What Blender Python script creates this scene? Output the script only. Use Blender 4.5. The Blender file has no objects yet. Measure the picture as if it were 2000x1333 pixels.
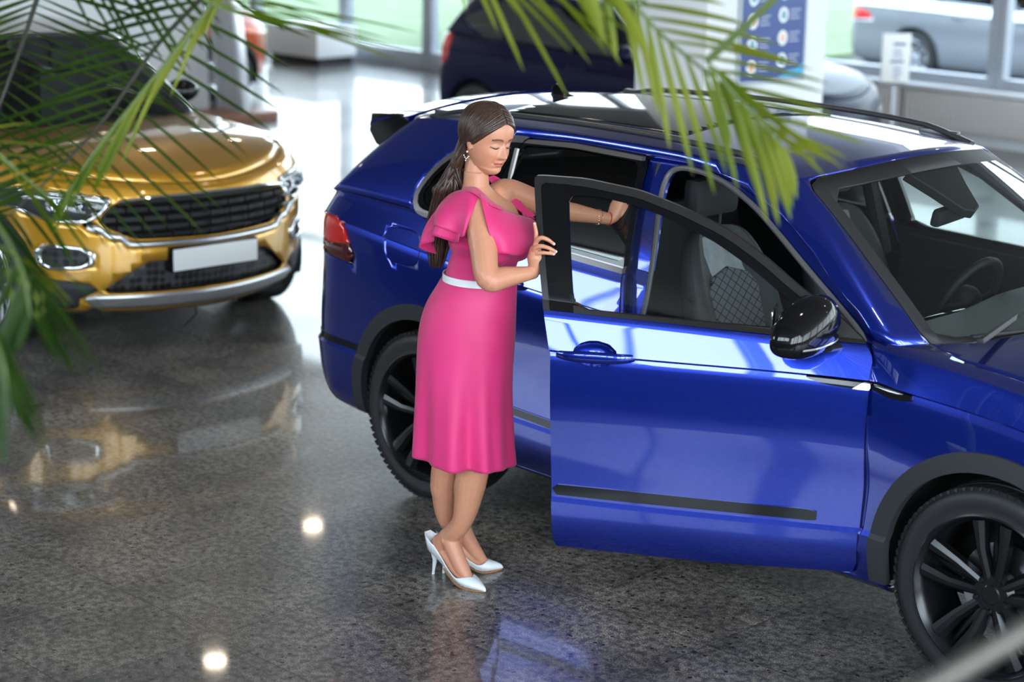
import bpy, bmesh, math, random
import numpy as np
from mathutils import Vector, Matrix
PI = math.pi
C = bpy.context.scene.collection
S = bpy.context.scene
rnd = random.Random(7)

# ---------------------------------------------------------------- camera
CP = np.array([5.742, -6.105, 2.662])
CYAW, CPITCH, CROLL, CF = 2.3583, 0.2496, 0.0178, 3813.0
def cam_axes():
    d = np.array([math.cos(CYAW)*math.cos(CPITCH), math.sin(CYAW)*math.cos(CPITCH), -math.sin(CPITCH)])
    r = np.cross(d, [0, 0, 1]); r /= np.linalg.norm(r); u = np.cross(r, d)
    c, s = math.cos(CROLL), math.sin(CROLL)
    return c*r + s*u, -s*r + c*u, d
CR, CU, CD = cam_axes()
cam_data = bpy.data.cameras.new('camera'); cam = bpy.data.objects.new('camera', cam_data); C.objects.link(cam)
cam.matrix_world = Matrix(((CR[0], CU[0], -CD[0], CP[0]), (CR[1], CU[1], -CD[1], CP[1]), (CR[2], CU[2], -CD[2], CP[2]), (0, 0, 0, 1)))
cam_data.sensor_width = 36; cam_data.sensor_fit = 'HORIZONTAL'; cam_data.lens = CF/2000*36
cam_data.dof.use_dof = True; cam_data.dof.focus_distance = 6.9; cam_data.dof.aperture_fstop = 1.9
cam_data.clip_start = 0.05; cam_data.clip_end = 300
S.camera = cam

# ---------------------------------------------------------------- world, lights, exposure
S.view_settings.view_transform = 'Standard'; S.view_settings.look = 'None'
S.view_settings.gamma = 1; S.view_settings.use_curve_mapping = False
S.view_settings.exposure = 0.65
W = bpy.data.worlds.new('sky'); S.world = W; W.use_nodes = True
wn = W.node_tree.nodes; wl = W.node_tree.links
wn.clear()
wo = wn.new('ShaderNodeOutputWorld'); bg = wn.new('ShaderNodeBackground')
tc = wn.new('ShaderNodeTexCoord'); sx = wn.new('ShaderNodeSeparateXYZ'); rp = wn.new('ShaderNodeValToRGB')
wl.new(tc.outputs['Generated'], sx.inputs[0]); wl.new(sx.outputs['Z'], rp.inputs[0])
rp.color_ramp.elements[0].position = 0.0; rp.color_ramp.elements[0].color = (0.80, 0.90, 0.93, 1)
rp.color_ramp.elements[1].position = 0.6; rp.color_ramp.elements[1].color = (0.62, 0.80, 1.0, 1)
wl.new(rp.outputs[0], bg.inputs[0])
ys = wn.new('ShaderNodeMapRange'); ys.inputs[1].default_value = -.45; ys.inputs[2].default_value = .35; ys.inputs[3].default_value = 10.5; ys.inputs[4].default_value = 4.2
wl.new(sx.outputs['Y'], ys.inputs[0]); wl.new(ys.outputs[0], bg.inputs[1])   # the sky is brighter on the sun's side
wl.new(bg.outputs[0], wo.inputs[0])
S.cycles.use_denoising = True
S.cycles.max_bounces = 8; S.cycles.diffuse_bounces = 3; S.cycles.glossy_bounces = 4
S.cycles.transmission_bounces = 6; S.cycles.transparent_max_bounces = 16
S.cycles.sample_clamp_indirect = 6; S.cycles.caustics_reflective = False; S.cycles.caustics_refractive = False

def area(name, loc, rot, sx_, sy_, power, col=(1, 1, 1), portal=False):
    l = bpy.data.lights.new(name, 'AREA'); l.shape = 'RECTANGLE'; l.size = sx_; l.size_y = sy_
    l.energy = power; l.color = col
    if portal: l.cycles.is_portal = True
    o = bpy.data.objects.new(name, l); C.objects.link(o); o.location = loc; o.rotation_euler = rot
    return o
ROOM = dict(x0=-19.0, x1=13.0, y0=-13.5, y1=9.75, h=7.6)

# ---------------------------------------------------------------- helpers: objects
def tag(o, label=None, cat=None, group=None, kind=None):
    if label: o['label'] = label
    if cat: o['category'] = cat
    if group: o['group'] = group
    if kind: o['kind'] = kind
    return o
def empty(name, loc=(0, 0, 0), rz=0, label=None, cat=None, group=None):
    o = bpy.data.objects.new(name, None); C.objects.link(o); o.location = loc; o.rotation_euler = (0, 0, rz)
    return tag(o, label, cat, group)
def make(name, verts, faces, mat, parent=None, smooth=True, angle=35, mats=None, midx=None):
    me = bpy.data.meshes.new(name); me.from_pydata([tuple(map(float, v)) for v in verts], [], faces); me.validate(); 
    for m in (mats or [mat]): me.materials.append(m)
    if smooth:
        me.polygons.foreach_set('use_smooth', [True]*len(me.polygons))
        if angle: me.set_sharp_from_angle(angle=math.radians(angle))
    if midx: me.polygons.foreach_set('material_index', midx)
    me.update()
    o = bpy.data.objects.new(name, me); C.objects.link(o)
    if parent: o.parent = parent
    return o
class MB:
    """collects shapes for one mesh"""
    def __init__(s): s.v = []; s.f = []
    def add(s, V, F):
        n = len(s.v); s.v += [tuple(map(float, p)) for p in V]; s.f += [tuple(i+n for i in f) for f in F]; return s
    def box(s, x0, x1, y0, y1, z0, z1, bev=0, M=None):
        bm = bmesh.new(); bmesh.ops.create_cube(bm, size=1)
        bmesh.ops.scale(bm, vec=(abs(x1-x0), abs(y1-y0), abs(z1-z0)), verts=bm.verts)
        if bev: bmesh.ops.bevel(bm, geom=bm.edges[:], offset=bev, segments=2, affect='EDGES', profile=.6)
        bmesh.ops.translate(bm, vec=((x0+x1)/2, (y0+y1)/2, (z0+z1)/2), verts=bm.verts)
        if M is not None: bmesh.ops.transform(bm, matrix=M, verts=bm.verts)
        bm.verts.ensure_lookup_table()
        s.add([v.co[:] for v in bm.verts], [[v.index for v in f.verts] for f in bm.faces]); bm.free(); return s
    def tube(s, pts, rad, seg=12, flat=None, cap=True, up=None):
        """swept tube; rad scalar or list of r or (ra, rb)"""
        P = [np.array(p, float) for p in pts]; n = len(P)
        R = rad if isinstance(rad, (list, tuple)) and len(rad) == n else [rad]*n
        T = []
        for i in range(n):
            a = P[max(i-1, 0)]; b = P[min(i+1, n-1)]; t = b-a; T.append(t/(np.linalg.norm(t)+1e-12))
        u0 = np.array(up if up is not None else ((0, 0, 1) if abs(T[0][2]) < .9 else (1, 0, 0)), float)
        V = []
        for i in range(n):
            u = u0 - T[i]*np.dot(u0, T[i]); u /= np.linalg.norm(u)+1e-12
            if up is None: u0 = u
            w = np.cross(T[i], u)
            ra, rb = (R[i], R[i]) if not isinstance(R[i], (tuple, list)) else R[i]
            for k in range(seg):
                a = 2*PI*k/seg
                V.append(P[i] + w*math.cos(a)*ra + u*math.sin(a)*rb)
        F = [[i*seg+k, i*seg+(k+1) % seg, (i+1)*seg+(k+1) % seg, (i+1)*seg+k] for i in range(n-1) for k in range(seg)]
        if cap:
            V.append(P[0]); V.append(P[-1]); a, b = len(V)-2, len(V)-1
            F += [[a, (k+1) % seg, k] for k in range(seg)]
            F += [[b, (n-1)*seg+k, (n-1)*seg+(k+1) % seg] for k in range(seg)]
        return s.add(V, F)
    def lathe(s, prof, seg=48, axis='y', c=(0, 0, 0), close=False):
        """prof list of (along axis, radius)"""
        V = []
        for a, r in prof:
            for k in range(seg):
                t = 2*PI*k/seg
                p = (r*math.cos(t), a, r*math.sin(t)) if axis == 'y' else (r*math.cos(t), r*math.sin(t), a)
                V.append((p[0]+c[0], p[1]+c[1], p[2]+c[2]))
        n = len(prof); F = []
        for i in range(n if close else n-1):
            j = (i+1) % n
            for k in range(seg): F.append([i*seg+k, i*seg+(k+1) % seg, j*seg+(k+1) % seg, j*seg+k])
        return s.add(V, F)
    def ell(s, c, r, rot=None, seg=20, rings=12):
        V = []; F = []
        M = rot if rot is not None else np.eye(3)
        for i in range(rings+1):
            th = PI*i/rings
            for k in range(seg):
                a = 2*PI*k/seg
                p = np.array([r[0]*math.sin(th)*math.cos(a), r[1]*math.sin(th)*math.sin(a), r[2]*math.cos(th)])
                V.append(np.array(c)+M@p)
        for i in range(rings):
            for k in range(seg): F.append([i*seg+k, (i+1)*seg+k, (i+1)*seg+(k+1) % seg, i*seg+(k+1) % seg])
        return s.add(V, F)
    def prism(s, poly, axis, a, b):
        """extrude a 2D polygon along axis: 'x' poly=(y,z), 'y' poly=(x,z), 'z' poly=(x,y)"""
        def P(p, t): return {'x': (t, p[0], p[1]), 'y': (p[0], t, p[1]), 'z': (p[0], p[1], t)}[axis]
        n = len(poly); V = [P(p, a) for p in poly]+[P(p, b) for p in poly]
        F = [list(range(n))[::-1], list(range(n, 2*n))]+[[i, (i+1) % n, n+(i+1) % n, n+i] for i in range(n)]
        return s.add(V, F)
    def build(s, name, mat, parent=None, smooth=True, angle=35, bevel=0, recalc=True):
        o = make(name, s.v, s.f, mat, parent, smooth, None)
        if recalc:
            bm = bmesh.new(); bm.from_mesh(o.data); bmesh.ops.remove_doubles(bm, verts=bm.verts, dist=1e-6)
            bmesh.ops.recalc_face_normals(bm, faces=bm.faces); bm.to_mesh(o.data); bm.free()
        if smooth and angle: o.data.set_sharp_from_angle(angle=math.radians(angle))
        if bevel:
            m = o.modifiers.new('bevel', 'BEVEL'); m.width = bevel; m.segments = 2; m.limit_method = 'ANGLE'
        return o

# ---------------------------------------------------------------- helpers: materials
def nodes(name):
    m = bpy.data.materials.new(name); m.use_nodes = True; nt = m.node_tree
    return m, nt, nt.nodes['Principled BSDF']
def mat(name, col, rough=.5, metal=0, coat=0, spec=.5, emis=None, es=0, sheen=0, sub=0, aniso=0):
    m, nt, b = nodes(name)
    b.inputs['Base Color'].default_value = (*col, 1); b.inputs['Roughness'].default_value = rough
    b.inputs['Metallic'].default_value = metal; b.inputs['Coat Weight'].default_value = coat
    b.inputs['Coat Roughness'].default_value = .02; b.inputs['Specular IOR Level'].default_value = spec
    if emis: b.inputs['Emission Color'].default_value = (*emis, 1); b.inputs['Emission Strength'].default_value = es
    if sheen: b.inputs['Sheen Weight'].default_value = sheen
    if sub: b.inputs['Subsurface Weight'].default_value = sub; b.inputs['Subsurface Radius'].default_value = (.012, .004, .002); b.inputs['Subsurface Scale'].default_value = 1
    return m
def ramp(nt, fac, stops):
    r = nt.nodes.new('ShaderNodeValToRGB'); e = r.color_ramp.elements
    while len(e) < len(stops): e.new(.5)
    for i, (p, c) in enumerate(stops): e[i].position = p; e[i].color = (*c, 1)
    nt.links.new(fac, r.inputs[0]); return r.outputs[0]
def noise(nt, scale, detail=3, vec=None, rough=.5, out=0):
    n = nt.nodes.new('ShaderNodeTexNoise'); n.inputs['Scale'].default_value = scale; n.inputs['Detail'].default_value = detail; n.inputs['Roughness'].default_value = rough
    if vec is None:
        t = nt.nodes.new('ShaderNodeTexCoord'); vec = t.outputs['Object']
    nt.links.new(vec, n.inputs['Vector']); return n.outputs[out]
def mixc(nt, fac, a, b, mode='MIX'):
    n = nt.nodes.new('ShaderNodeMix'); n.data_type = 'RGBA'; n.blend_type = mode
    for k, v in (('Factor', fac), (6, a), (7, b)):
        if isinstance(v, (int, float)): n.inputs[0 if k == 'Factor' else k].default_value = v
        elif isinstance(v, tuple): n.inputs[k].default_value = (*v, 1)
        else: nt.links.new(v, n.inputs[0 if k == 'Factor' else k])
    return n.outputs[2]
def bump(nt, h, strength, dist, b):
    n = nt.nodes.new('ShaderNodeBump'); n.inputs['Strength'].default_value = strength; n.inputs['Distance'].default_value = dist
    nt.links.new(h, n.inputs['Height']); nt.links.new(n.outputs[0], b.inputs['Normal'])
def glass(name, tint=(.75, .8, .8), gl=1.0, rough=0.0):
    m = bpy.data.materials.new(name); m.use_nodes = True; nt = m.node_tree; nt.nodes.clear()
    o = nt.nodes.new('ShaderNodeOutputMaterial'); mx = nt.nodes.new('ShaderNodeMixShader')
    t = nt.nodes.new('ShaderNodeBsdfTransparent'); t.inputs[0].default_value = (*tint, 1)
    g = nt.nodes.new('ShaderNodeBsdfGlossy'); g.inputs['Roughness'].default_value = rough; g.inputs[0].default_value = (gl, gl, gl, 1)
    f = nt.nodes.new('ShaderNodeFresnel'); ge = nt.nodes.new('ShaderNodeNewGeometry'); ir = nt.nodes.new('ShaderNodeMapRange'); ir.inputs[3].default_value = 1.55; ir.inputs[4].default_value = 1/1.55; nt.links.new(ge.outputs['Backfacing'], ir.inputs[0]); nt.links.new(ir.outputs[0], f.inputs[0])
    nt.links.new(f.outputs[0], mx.inputs[0]); nt.links.new(t.outputs[0], mx.inputs[1]); nt.links.new(g.outputs[0], mx.inputs[2]); nt.links.new(mx.outputs[0], o.inputs[0])
    return m
def carpaint(name, col, ior=1.6, metal=.55, rough=.32):
    m, nt, b = nodes(name)
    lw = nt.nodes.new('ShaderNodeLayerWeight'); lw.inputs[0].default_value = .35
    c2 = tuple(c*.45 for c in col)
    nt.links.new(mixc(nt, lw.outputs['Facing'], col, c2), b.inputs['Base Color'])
    b.inputs['Metallic'].default_value = metal; b.inputs['Roughness'].default_value = rough
    b.inputs['Coat Weight'].default_value = 1; b.inputs['Coat Roughness'].default_value = .015; b.inputs['Coat IOR'].default_value = ior
    return m
M = {}
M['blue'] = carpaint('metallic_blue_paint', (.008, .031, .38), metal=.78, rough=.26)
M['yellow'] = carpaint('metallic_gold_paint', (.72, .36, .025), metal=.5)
M['navy'] = carpaint('dark_navy_paint', (.006, .007, .035), metal=.2, ior=1.22)
_b = M['navy'].node_tree.nodes['Principled BSDF']; _b.inputs['Coat Weight'].default_value = .25; _b.inputs['Specular IOR Level'].default_value = .15; _b.inputs['Metallic'].default_value = 0
M['orange'] = carpaint('orange_paint', (.6, .09, .01), metal=.2)
M['silver'] = carpaint('silver_paint', (.34, .36, .39), metal=.6, rough=.35)
M['blackpaint'] = carpaint('black_paint', (.01, .011, .016), metal=.1)
M['gloss'] = mat('gloss_black', (.005, .005, .006), .06, spec=.35)
M['satin'] = mat('satin_black_trim', (.020, .018, .018), .32, spec=.35)
M['rail'] = mat('dark_grey_rail', (.07, .07, .075), .3, metal=.5)
M['trimgrey'] = mat('grey_anodised_trim', (.30, .27, .27), .3, metal=.8)
M['plastic'] = mat('dark_grey_cladding', (.030, .031, .034), .55, spec=.3)
M['rubber'] = mat('tyre_rubber', (.014, .014, .015), .5)
M['seal'] = mat('grey_rubber_seal', (.10, .095, .10), .35)
M['rim'] = mat('black_alloy', (.006, .006, .007), .24, spec=.4)
M['alloy'] = mat('silver_alloy', (.6, .62, .65), .25, metal=.9)
M['steel'] = mat('brake_steel', (.45, .45, .47), .3, metal=1)
M['chrome'] = mat('chrome', (.85, .86, .88), .08, metal=1)
M['satinsilver'] = mat('satin_silver', (.62, .63, .66), .3, metal=.85)
M['dark'] = mat('dark_interior_trim', (.018, .018, .02), .6)
M['liner'] = mat('wheel_arch_liner', (.006, .006, .006), .9)
M['headliner'] = mat('black_headliner', (.02, .02, .022), .9)
M['dash'] = mat('dashboard_vinyl', (.085, .095, .095), .6)
M['white'] = mat('white_plastic', (.8, .8, .8), .4)
M['glass_front'] = glass('windscreen_glass', (.62, .68, .66))
M['glass_clear'] = glass('clear_side_glass', (.82, .86, .85))
M['glass_dark'] = glass('dark_tinted_glass', (.05, .055, .06))
M['pane'] = glass('window_pane', (.95, .97, .97))
M['redlens'] = mat('red_lamp_lens', (.55, .012, .008), .1, coat=1)
M['darkred'] = mat('smoked_red_lens', (.06, .004, .006), .08, coat=1)
M['lens'] = glass('clear_lamp_lens', (.9, .93, .95))
M['lampwhite'] = mat('pale_reflector', (.75, .78, .8), .15, metal=.7)
def suede():
    m, nt, b = nodes('grey_suede'); c = ramp(nt, noise(nt, 25, 4), [(.3, (.22, .22, .245)), (.7, (.33, .33, .36))])
    nt.links.new(c, b.inputs['Base Color']); b.inputs['Roughness'].default_value = .95; b.inputs['Sheen Weight'].default_value = .5
    return m
M['suede'] = suede()
def quilt():
    m, nt, b = nodes('quilted_seat_fabric')
    t = nt.nodes.new('ShaderNodeTexCoord'); mp = nt.nodes.new('ShaderNodeMapping'); mp.inputs['Rotation'].default_value = (0, 0, 0)
    s = nt.nodes.new('ShaderNodeSeparateXYZ'); nt.links.new(t.outputs['Object'], s.inputs[0])
    def lines(sgn):
        a = nt.nodes.new('ShaderNodeMath'); a.operation = 'MULTIPLY_ADD'; a.inputs[1].default_value = sgn*.75
        nt.links.new(s.outputs['Y'], a.inputs[0]); nt.links.new(s.outputs['Z'], a.inputs[2])
        f = nt.nodes.new('ShaderNodeMath'); f.operation = 'PINGPONG'; f.inputs[1].default_value = .019; nt.links.new(a.outputs[0], f.inputs[0])
        g = nt.nodes.new('ShaderNodeMath'); g.operation = 'LESS_THAN'; g.inputs[1].default_value = .0022; nt.links.new(f.outputs[0], g.inputs[0]); return g.outputs[0]
    mx = nt.nodes.new('ShaderNodeMath'); mx.operation = 'MAXIMUM'; nt.links.new(lines(1), mx.inputs[0]); nt.links.new(lines(-1), mx.inputs[1])
    nt.links.new(mixc(nt, mx.outputs[0], (.12, .12, .135), (.008, .008, .009)), b.inputs['Base Color']); b.inputs['Roughness'].default_value = .85
    return m
M['quilt'] = quilt()

# ---------------------------------------------------------------- helpers: surfaces that get cut into panels
def sd_poly(P, poly, r=0.0):
    """signed distance, + inside; r rounds the corners"""
    poly = np.array(poly, float)
    if r:
        c = poly; out = []
        n = len(c)
        for i in range(n):
            a, b, d = c[i-1], c[i], c[(i+1) % n]
            la = min(r, .45*np.linalg.norm(a-b)); ld = min(r, .45*np.linalg.norm(d-b))
            p0 = b+(a-b)/np.linalg.norm(a-b)*la; p2 = b+(d-b)/np.linalg.norm(d-b)*ld
            for t in (0, .25, .5, .75, 1): out.append((1-t)**2*p0+2*t*(1-t)*b+t*t*p2)
        poly = np.array(out)
    x, y = P[:, 0], P[:, 1]; d = np.full(len(P), 1e9); ins = np.zeros(len(P), bool)
    n = len(poly)
    for i in range(n):
        a = poly[i]; b = poly[(i+1) % n]; e = b-a; w = P-a
        t = np.clip((w@e)/(e@e+1e-15), 0, 1); q = w-np.outer(t, e); d = np.minimum(d, (q**2).sum(1))
        c = (a[1] > y) != (b[1] > y)
        if abs(e[1]) > 1e-12:
            xi = a[0]+(y-a[1])*e[0]/e[1]; ins ^= (c & (x < xi))
    d = np.sqrt(d); return np.where(ins, d, -d)
def XZ(P): return P[:, [0, 2]]
def YZ(P): return P[:, [1, 2]]
def XY(P): return P[:, [0, 1]]
class Surf:
    """a soup of polygons (list of Nx3 arrays)"""
    def __init__(s, F=None): s.F = F if F is not None else []
    def grid(s, G, flip=False):
        n, m = G.shape[:2]
        for i in range(n-1):
            for j in range(m-1):
                q = np.array([G[i, j], G[i, j+1], G[i+1, j+1], G[i+1, j]])
                s.F.append(q[::-1] if flip else q)
        return s
    def cut(s, fn):
        """keep where fn>0, clipping polygons at fn=0"""
        if not s.F: return Surf()
        cnt = [len(f) for f in s.F]; allp = np.concatenate(s.F); v = fn(allp); out = []; k = 0
        for f, n in zip(s.F, cnt):
            d = v[k:k+n]; k += n
            if (d > 0).all(): out.append(f); continue
            if (d <= 0).all(): continue
            r = []
            for i in range(n):
                j = (i+1) % n
                if d[i] > 0: r.append(f[i])
                if (d[i] > 0) != (d[j] > 0): r.append(f[i]+(f[j]-f[i])*(d[i]/(d[i]-d[j])))
            if len(r) >= 3: out.append(np.array(r))
        return Surf(out)
    def __add__(s, o): return Surf(s.F+o.F)
    def map(s, fn): return Surf([fn(f) for f in s.F])
    def mirror(s): return Surf([(f*np.array([1, -1, 1]))[::-1] for f in s.F])
    def build(s, name, mat_, parent=None, thick=0, inner=None, angle=32, out=0, centre=None, offset=-1, yshift=None):
        V = []; idx = {}; F = []
        for f in s.F:
            q = []
            for p in f:
                k = (round(p[0], 4), round(p[1], 4), round(p[2], 4))
                if k not in idx: idx[k] = len(V); V.append(p)
                if not q or q[-1] != idx[k]: q.append(idx[k])
            if len(q) > 1 and q[0] == q[-1]: q.pop()
            if len(set(q)) == len(q) and len(q) >= 3: F.append(q)
        if not F: raise RuntimeError('empty surface '+name)
        mats = [mat_]+([inner] if inner else [])
        o = make(name, V, F, None, parent, True, None, mats=mats)
        me = o.data; c = np.array(centre if centre is not None else (1.3, 0, .7)); a = 0
        for p in me.polygons: a += p.area*float(np.dot(np.array(p.normal), np.array(p.center)-c))
        if a < 0: me.flip_normals()
        me.update()
        if yshift is None:
            if out:
                n = [v.normal.copy() for v in me.vertices]
                for v, k in zip(me.vertices, n): v.co += k*out
            if thick:
                m = o.modifiers.new('thickness', 'SOLIDIFY'); m.thickness = thick; m.offset = offset
                if inner: m.material_offset = 1
        else:
            # side panels: thickness straight inwards across the car
            sg = 1 if sum(v.co.y for v in me.vertices) > 0 else -1
            for v in me.vertices: v.co.y += sg*out
            if thick:
                V = [v.co[:] for v in me.vertices]; F = [list(p.vertices) for p in me.polygons]; n = len(V)
                cnt = {}
                for f in F:
                    for i in range(len(f)):
                        e = (f[i], f[(i+1) % len(f)]); cnt[e] = cnt.get(e, 0)+1
                bd = [e for e in cnt if (e[1], e[0]) not in cnt]
                V2 = V+[(x, y-sg*thick, z) for x, y, z in V]
                F2 = F+[[i+n for i in f][::-1] for f in F]+[[e[1], e[0], e[0]+n, e[1]+n] for e in bd]
                mi = [0]*len(F)+[1 if inner else 0]*len(F)+[0]*len(bd)
                bpy.data.objects.remove(o); 
                o = make(name, V2, F2, None, parent, True, None, mats=mats, midx=mi); me = o.data
        me.update(); me.set_sharp_from_angle(angle=math.radians(angle))
        return o
    def refine(s, k):
        out = []
        for f in s.F:
            if len(f) != 4: out.append(f); continue
            g = lambda u, v: (1-u)*(1-v)*f[0]+u*(1-v)*f[1]+u*v*f[2]+(1-u)*v*f[3]
            for i in range(k):
                for j in range(k): out.append(np.array([g(i/k, j/k), g((i+1)/k, j/k), g((i+1)/k, (j+1)/k), g(i/k, (j+1)/k)]))
        return Surf(out)
def spline_rows(rows, crease, subs):
    """rows: list of (n,3) arrays -> dense rows, catmull-rom with creases"""
    R = [np.array(r, float) for r in rows]; n = len(R); out = []
    for i in range(n-1):
        a, b = R[i], R[i+1]
        ta = (b-R[i-1])/2 if (i > 0 and not crease[i]) else (b-a)
        tb = (R[i+2]-a)/2 if (i+2 < n and not crease[i+1]) else (b-a)
        # limit tangents to the local chord length
        L = np.linalg.norm(b-a, axis=1, keepdims=True)+1e-9
        for t_ in (ta, tb):
            l = np.linalg.norm(t_, axis=1, keepdims=True)+1e-9; t_ *= np.minimum(1, 1.3*L/l)
        k = subs[i]
        for j in range(k):
            t = j/k; out.append((2*t**3-3*t*t+1)*a+(t**3-2*t*t+t)*ta+(-2*t**3+3*t*t)*b+(t**3-t*t)*tb)
    out.append(R[-1]); return np.array(out)
def K(*a):
    """piecewise-cubic-ish function through knots (x0,v0,x1,v1...)"""
    xs = np.array(a[0::2], float); vs = np.array(a[1::2], float)
    if len(xs) == 1: return lambda x: np.full_like(np.asarray(x, float), vs[0])
    def f(x):
        x = np.asarray(x, float)
        d = np.gradient(vs, xs) if len(xs) > 2 else np.full(2, (vs[1]-vs[0])/(xs[1]-xs[0]))
        xc = np.clip(x, xs[0], xs[-1]); i = np.clip(np.searchsorted(xs, xc)-1, 0, len(xs)-2)
        h = xs[i+1]-xs[i]; t = (xc-xs[i])/h
        return (2*t**3-3*t*t+1)*vs[i]+(t**3-2*t*t+t)*h*d[i]+(-2*t**3+3*t*t)*vs[i+1]+(t**3-t*t)*h*d[i+1]
    return f
def half_loop(z, w, xr, br, xf, bf, rr, rf, nS=110, crown=0.0):
    """right half of a plan loop from rear centre round the side to the front centre; returns (n,3), y<0"""
    pts = []
    xa, xb = xr+br, xf-bf; wa, wb = float(w(xa)), float(w(xb))
    for k in range(14):
        y = (wa-rr)*k/14.; pts.append((xr+br*(y/wa)**2, y))
    p0 = np.array([xr+br*((wa-rr)/wa)**2, wa-rr]); p1 = np.array([xa, wa]); p2 = np.array([xa+rr, float(w(xa+rr))])
    for k in range(10):
        t = k/10.; pts.append((1-t)**2*p0+2*t*(1-t)*p1+t*t*p2)
    xs = np.linspace(xa+rr, xb-rf, nS)
    for x in xs: pts.append((x, float(w(x))))
    p0 = np.array([xb-rf, float(w(xb-rf))]); p1 = np.array([xb, wb]); p2 = np.array([xf-bf*((wb-rf)/wb)**2, wb-rf])
    for k in range(1, 10):
        t = k/10.; pts.append((1-t)**2*p0+2*t*(1-t)*p1+t*t*p2)
    for k in range(15):
        y = (wb-rf)*(1-k/14.); pts.append((xf-bf*(y/wb)**2, y))
    A = np.array([tuple(p) for p in pts]); zz = z(A[:, 0])
    return np.stack([A[:, 0], -A[:, 1], zz+crown*(1-(A[:, 1]/max(wa, wb))**2)], 1)
def cap(loop, Z, cx, rings=14, power=1.0):
    """fills a half loop towards the centre line with height field Z(x,y)"""
    out = []
    for k in range(rings+1):
        s = 1-k/rings; L = loop.copy(); L[:, 0] = cx+(loop[:, 0]-cx)*s; L[:, 1] = loop[:, 1]*s
        if k: L[:, 2] = Z(L[:, 0], L[:, 1])
        out.append(L)
    return np.array(out)

def wheel(name, x, y, r, side, car, spokes='twin', rimmat='rim', rimr=.265, w=.245, rz=0.0, phase=0):
    """side -1: right of the car. tyre mesh with rim, hub_cap and brake_disc children"""
    s = side
    yo = y                       # outer face
    tr = MB(); rr = rimr
    prof = [(0.0, rr), (.006, rr+.012), (.002, rr+.03), (0.0, (r+rr)/2), (.004, r-.022), (.018, r-.006), (.035, r), (w/2, r+.002), (w-.035, r), (w-.018, r-.006), (w-.004, r-.02), (w, (r+rr)/2), (w-.01, rr+.01), (w-.02, rr)]
    tr.lathe([(yo-s*a, q) for a, q in prof], seg=96, c=(x, 0, r))
    # tread blocks over the shoulder
    for k in range(72):
        t = 2*PI*k/72; c_, s_ = math.cos(t), math.sin(t)
        M_ = Matrix.Translation((x, 0, r)) @ Matrix.Rotation(-t, 4, 'Y') @ Matrix.Translation((r, yo-s*.035, 0))
        tr.box(-.010, .0015, -.024, .022, -.0115, .0115, M=M_ @ Matrix.Rotation(.35*s, 4, 'X'))
    for a in (.085, .125, .165):
        tr.lathe([(yo-s*(a-.014), r+.0005), (yo-s*(a-.012), r+.004), (yo-s*(a+.012), r+.004), (yo-s*(a+.014), r+.0005)], seg=72, c=(x, 0, r))
    t = tr.build(name, M['rubber'], car, angle=40)
    b = MB()
    b.lathe([(yo+s*.002, rr+.008), (yo+s*.005, rr+.002), (yo-s*.004, rr-.008), (yo-s*.03, rr-.022), (yo-s*.17, rr-.03), (yo-s*.19, rr-.01)], seg=72, c=(x, 0, r))
    R0 = rr-.014
    def P(rad, ang, dep): return (x+rad*math.cos(ang), yo-s*dep, r+rad*math.sin(ang))
    def blade(a0, a1, wi, wo, d0, d1, th=.03):
        # spoke from hub angle a0 (r .06) to rim angle a1
        V = []
        for (rad, ang, wd, dp) in ((.055, a0, wi, d0), (.15, (a0*.55+a1*.45), (wi+wo)/2*.85, d0-.012), (R0, a1, wo, d1)):
            for q, dd in ((-.5, 0.0), (-.18, -.007), (.18, -.004), (.5, .012), (.5, th), (-.5, th)):
                V.append(P(rad, ang+q*wd/rad, dp+dd))
        F = []
        for i in range(2):
            for k in range(6): F.append([i*6+k, i*6+(k+1) % 6, (i+1)*6+(k+1) % 6, (i+1)*6+k])
        F += [[0, 1, 2, 3, 4, 5], [17, 16, 15, 14, 13, 12]]
        b.add(V, F)
    if spokes == 'twin':
        for k in range(5):
            a = phase+2*PI*k/5
            blade(a-.32, a-.20, .034, .060, .034, .012); blade(a+.32, a+.20, .034, .060, .034, .012)
            blade(a, a, .05, .02, .06, .055, .02)
    else:
        for k in range(10):
            a = phase+2*PI*k/10; blade(a, a+.06, .03, .04, .03, .012)
    b.lathe([(yo-s*.028, .0), (yo-s*.028, .03), (yo-s*.031, .034), (yo-s*.031, .062), (yo-s*.05, .078), (yo-s*.08, .08)], seg=40, c=(x, 0, r))
    rim = b.build('rim', M[rimmat], t, angle=30)
    hb = MB()
    for k in range(5):
        a = phase+2*PI*(k+.5)/5; cx_, cz_ = x+.056*math.cos(a), r+.056*math.sin(a)
        hb.lathe([(yo-s*.02, 0), (yo-s*.02, .007), (yo-s*.024, .009), (yo-s*.05, .009)], seg=6, c=(cx_, 0, cz_))
    hb.build('lug_bolts', M['rim'], t, angle=30)
    d = MB(); d.lathe([(yo-s*.11, .05), (yo-s*.11, .155), (yo-s*.135, .155), (yo-s*.135, .05)], seg=48, c=(x, 0, r), close=True)
    d.build('brake_disc', M['steel'], t)
    return t
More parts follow.
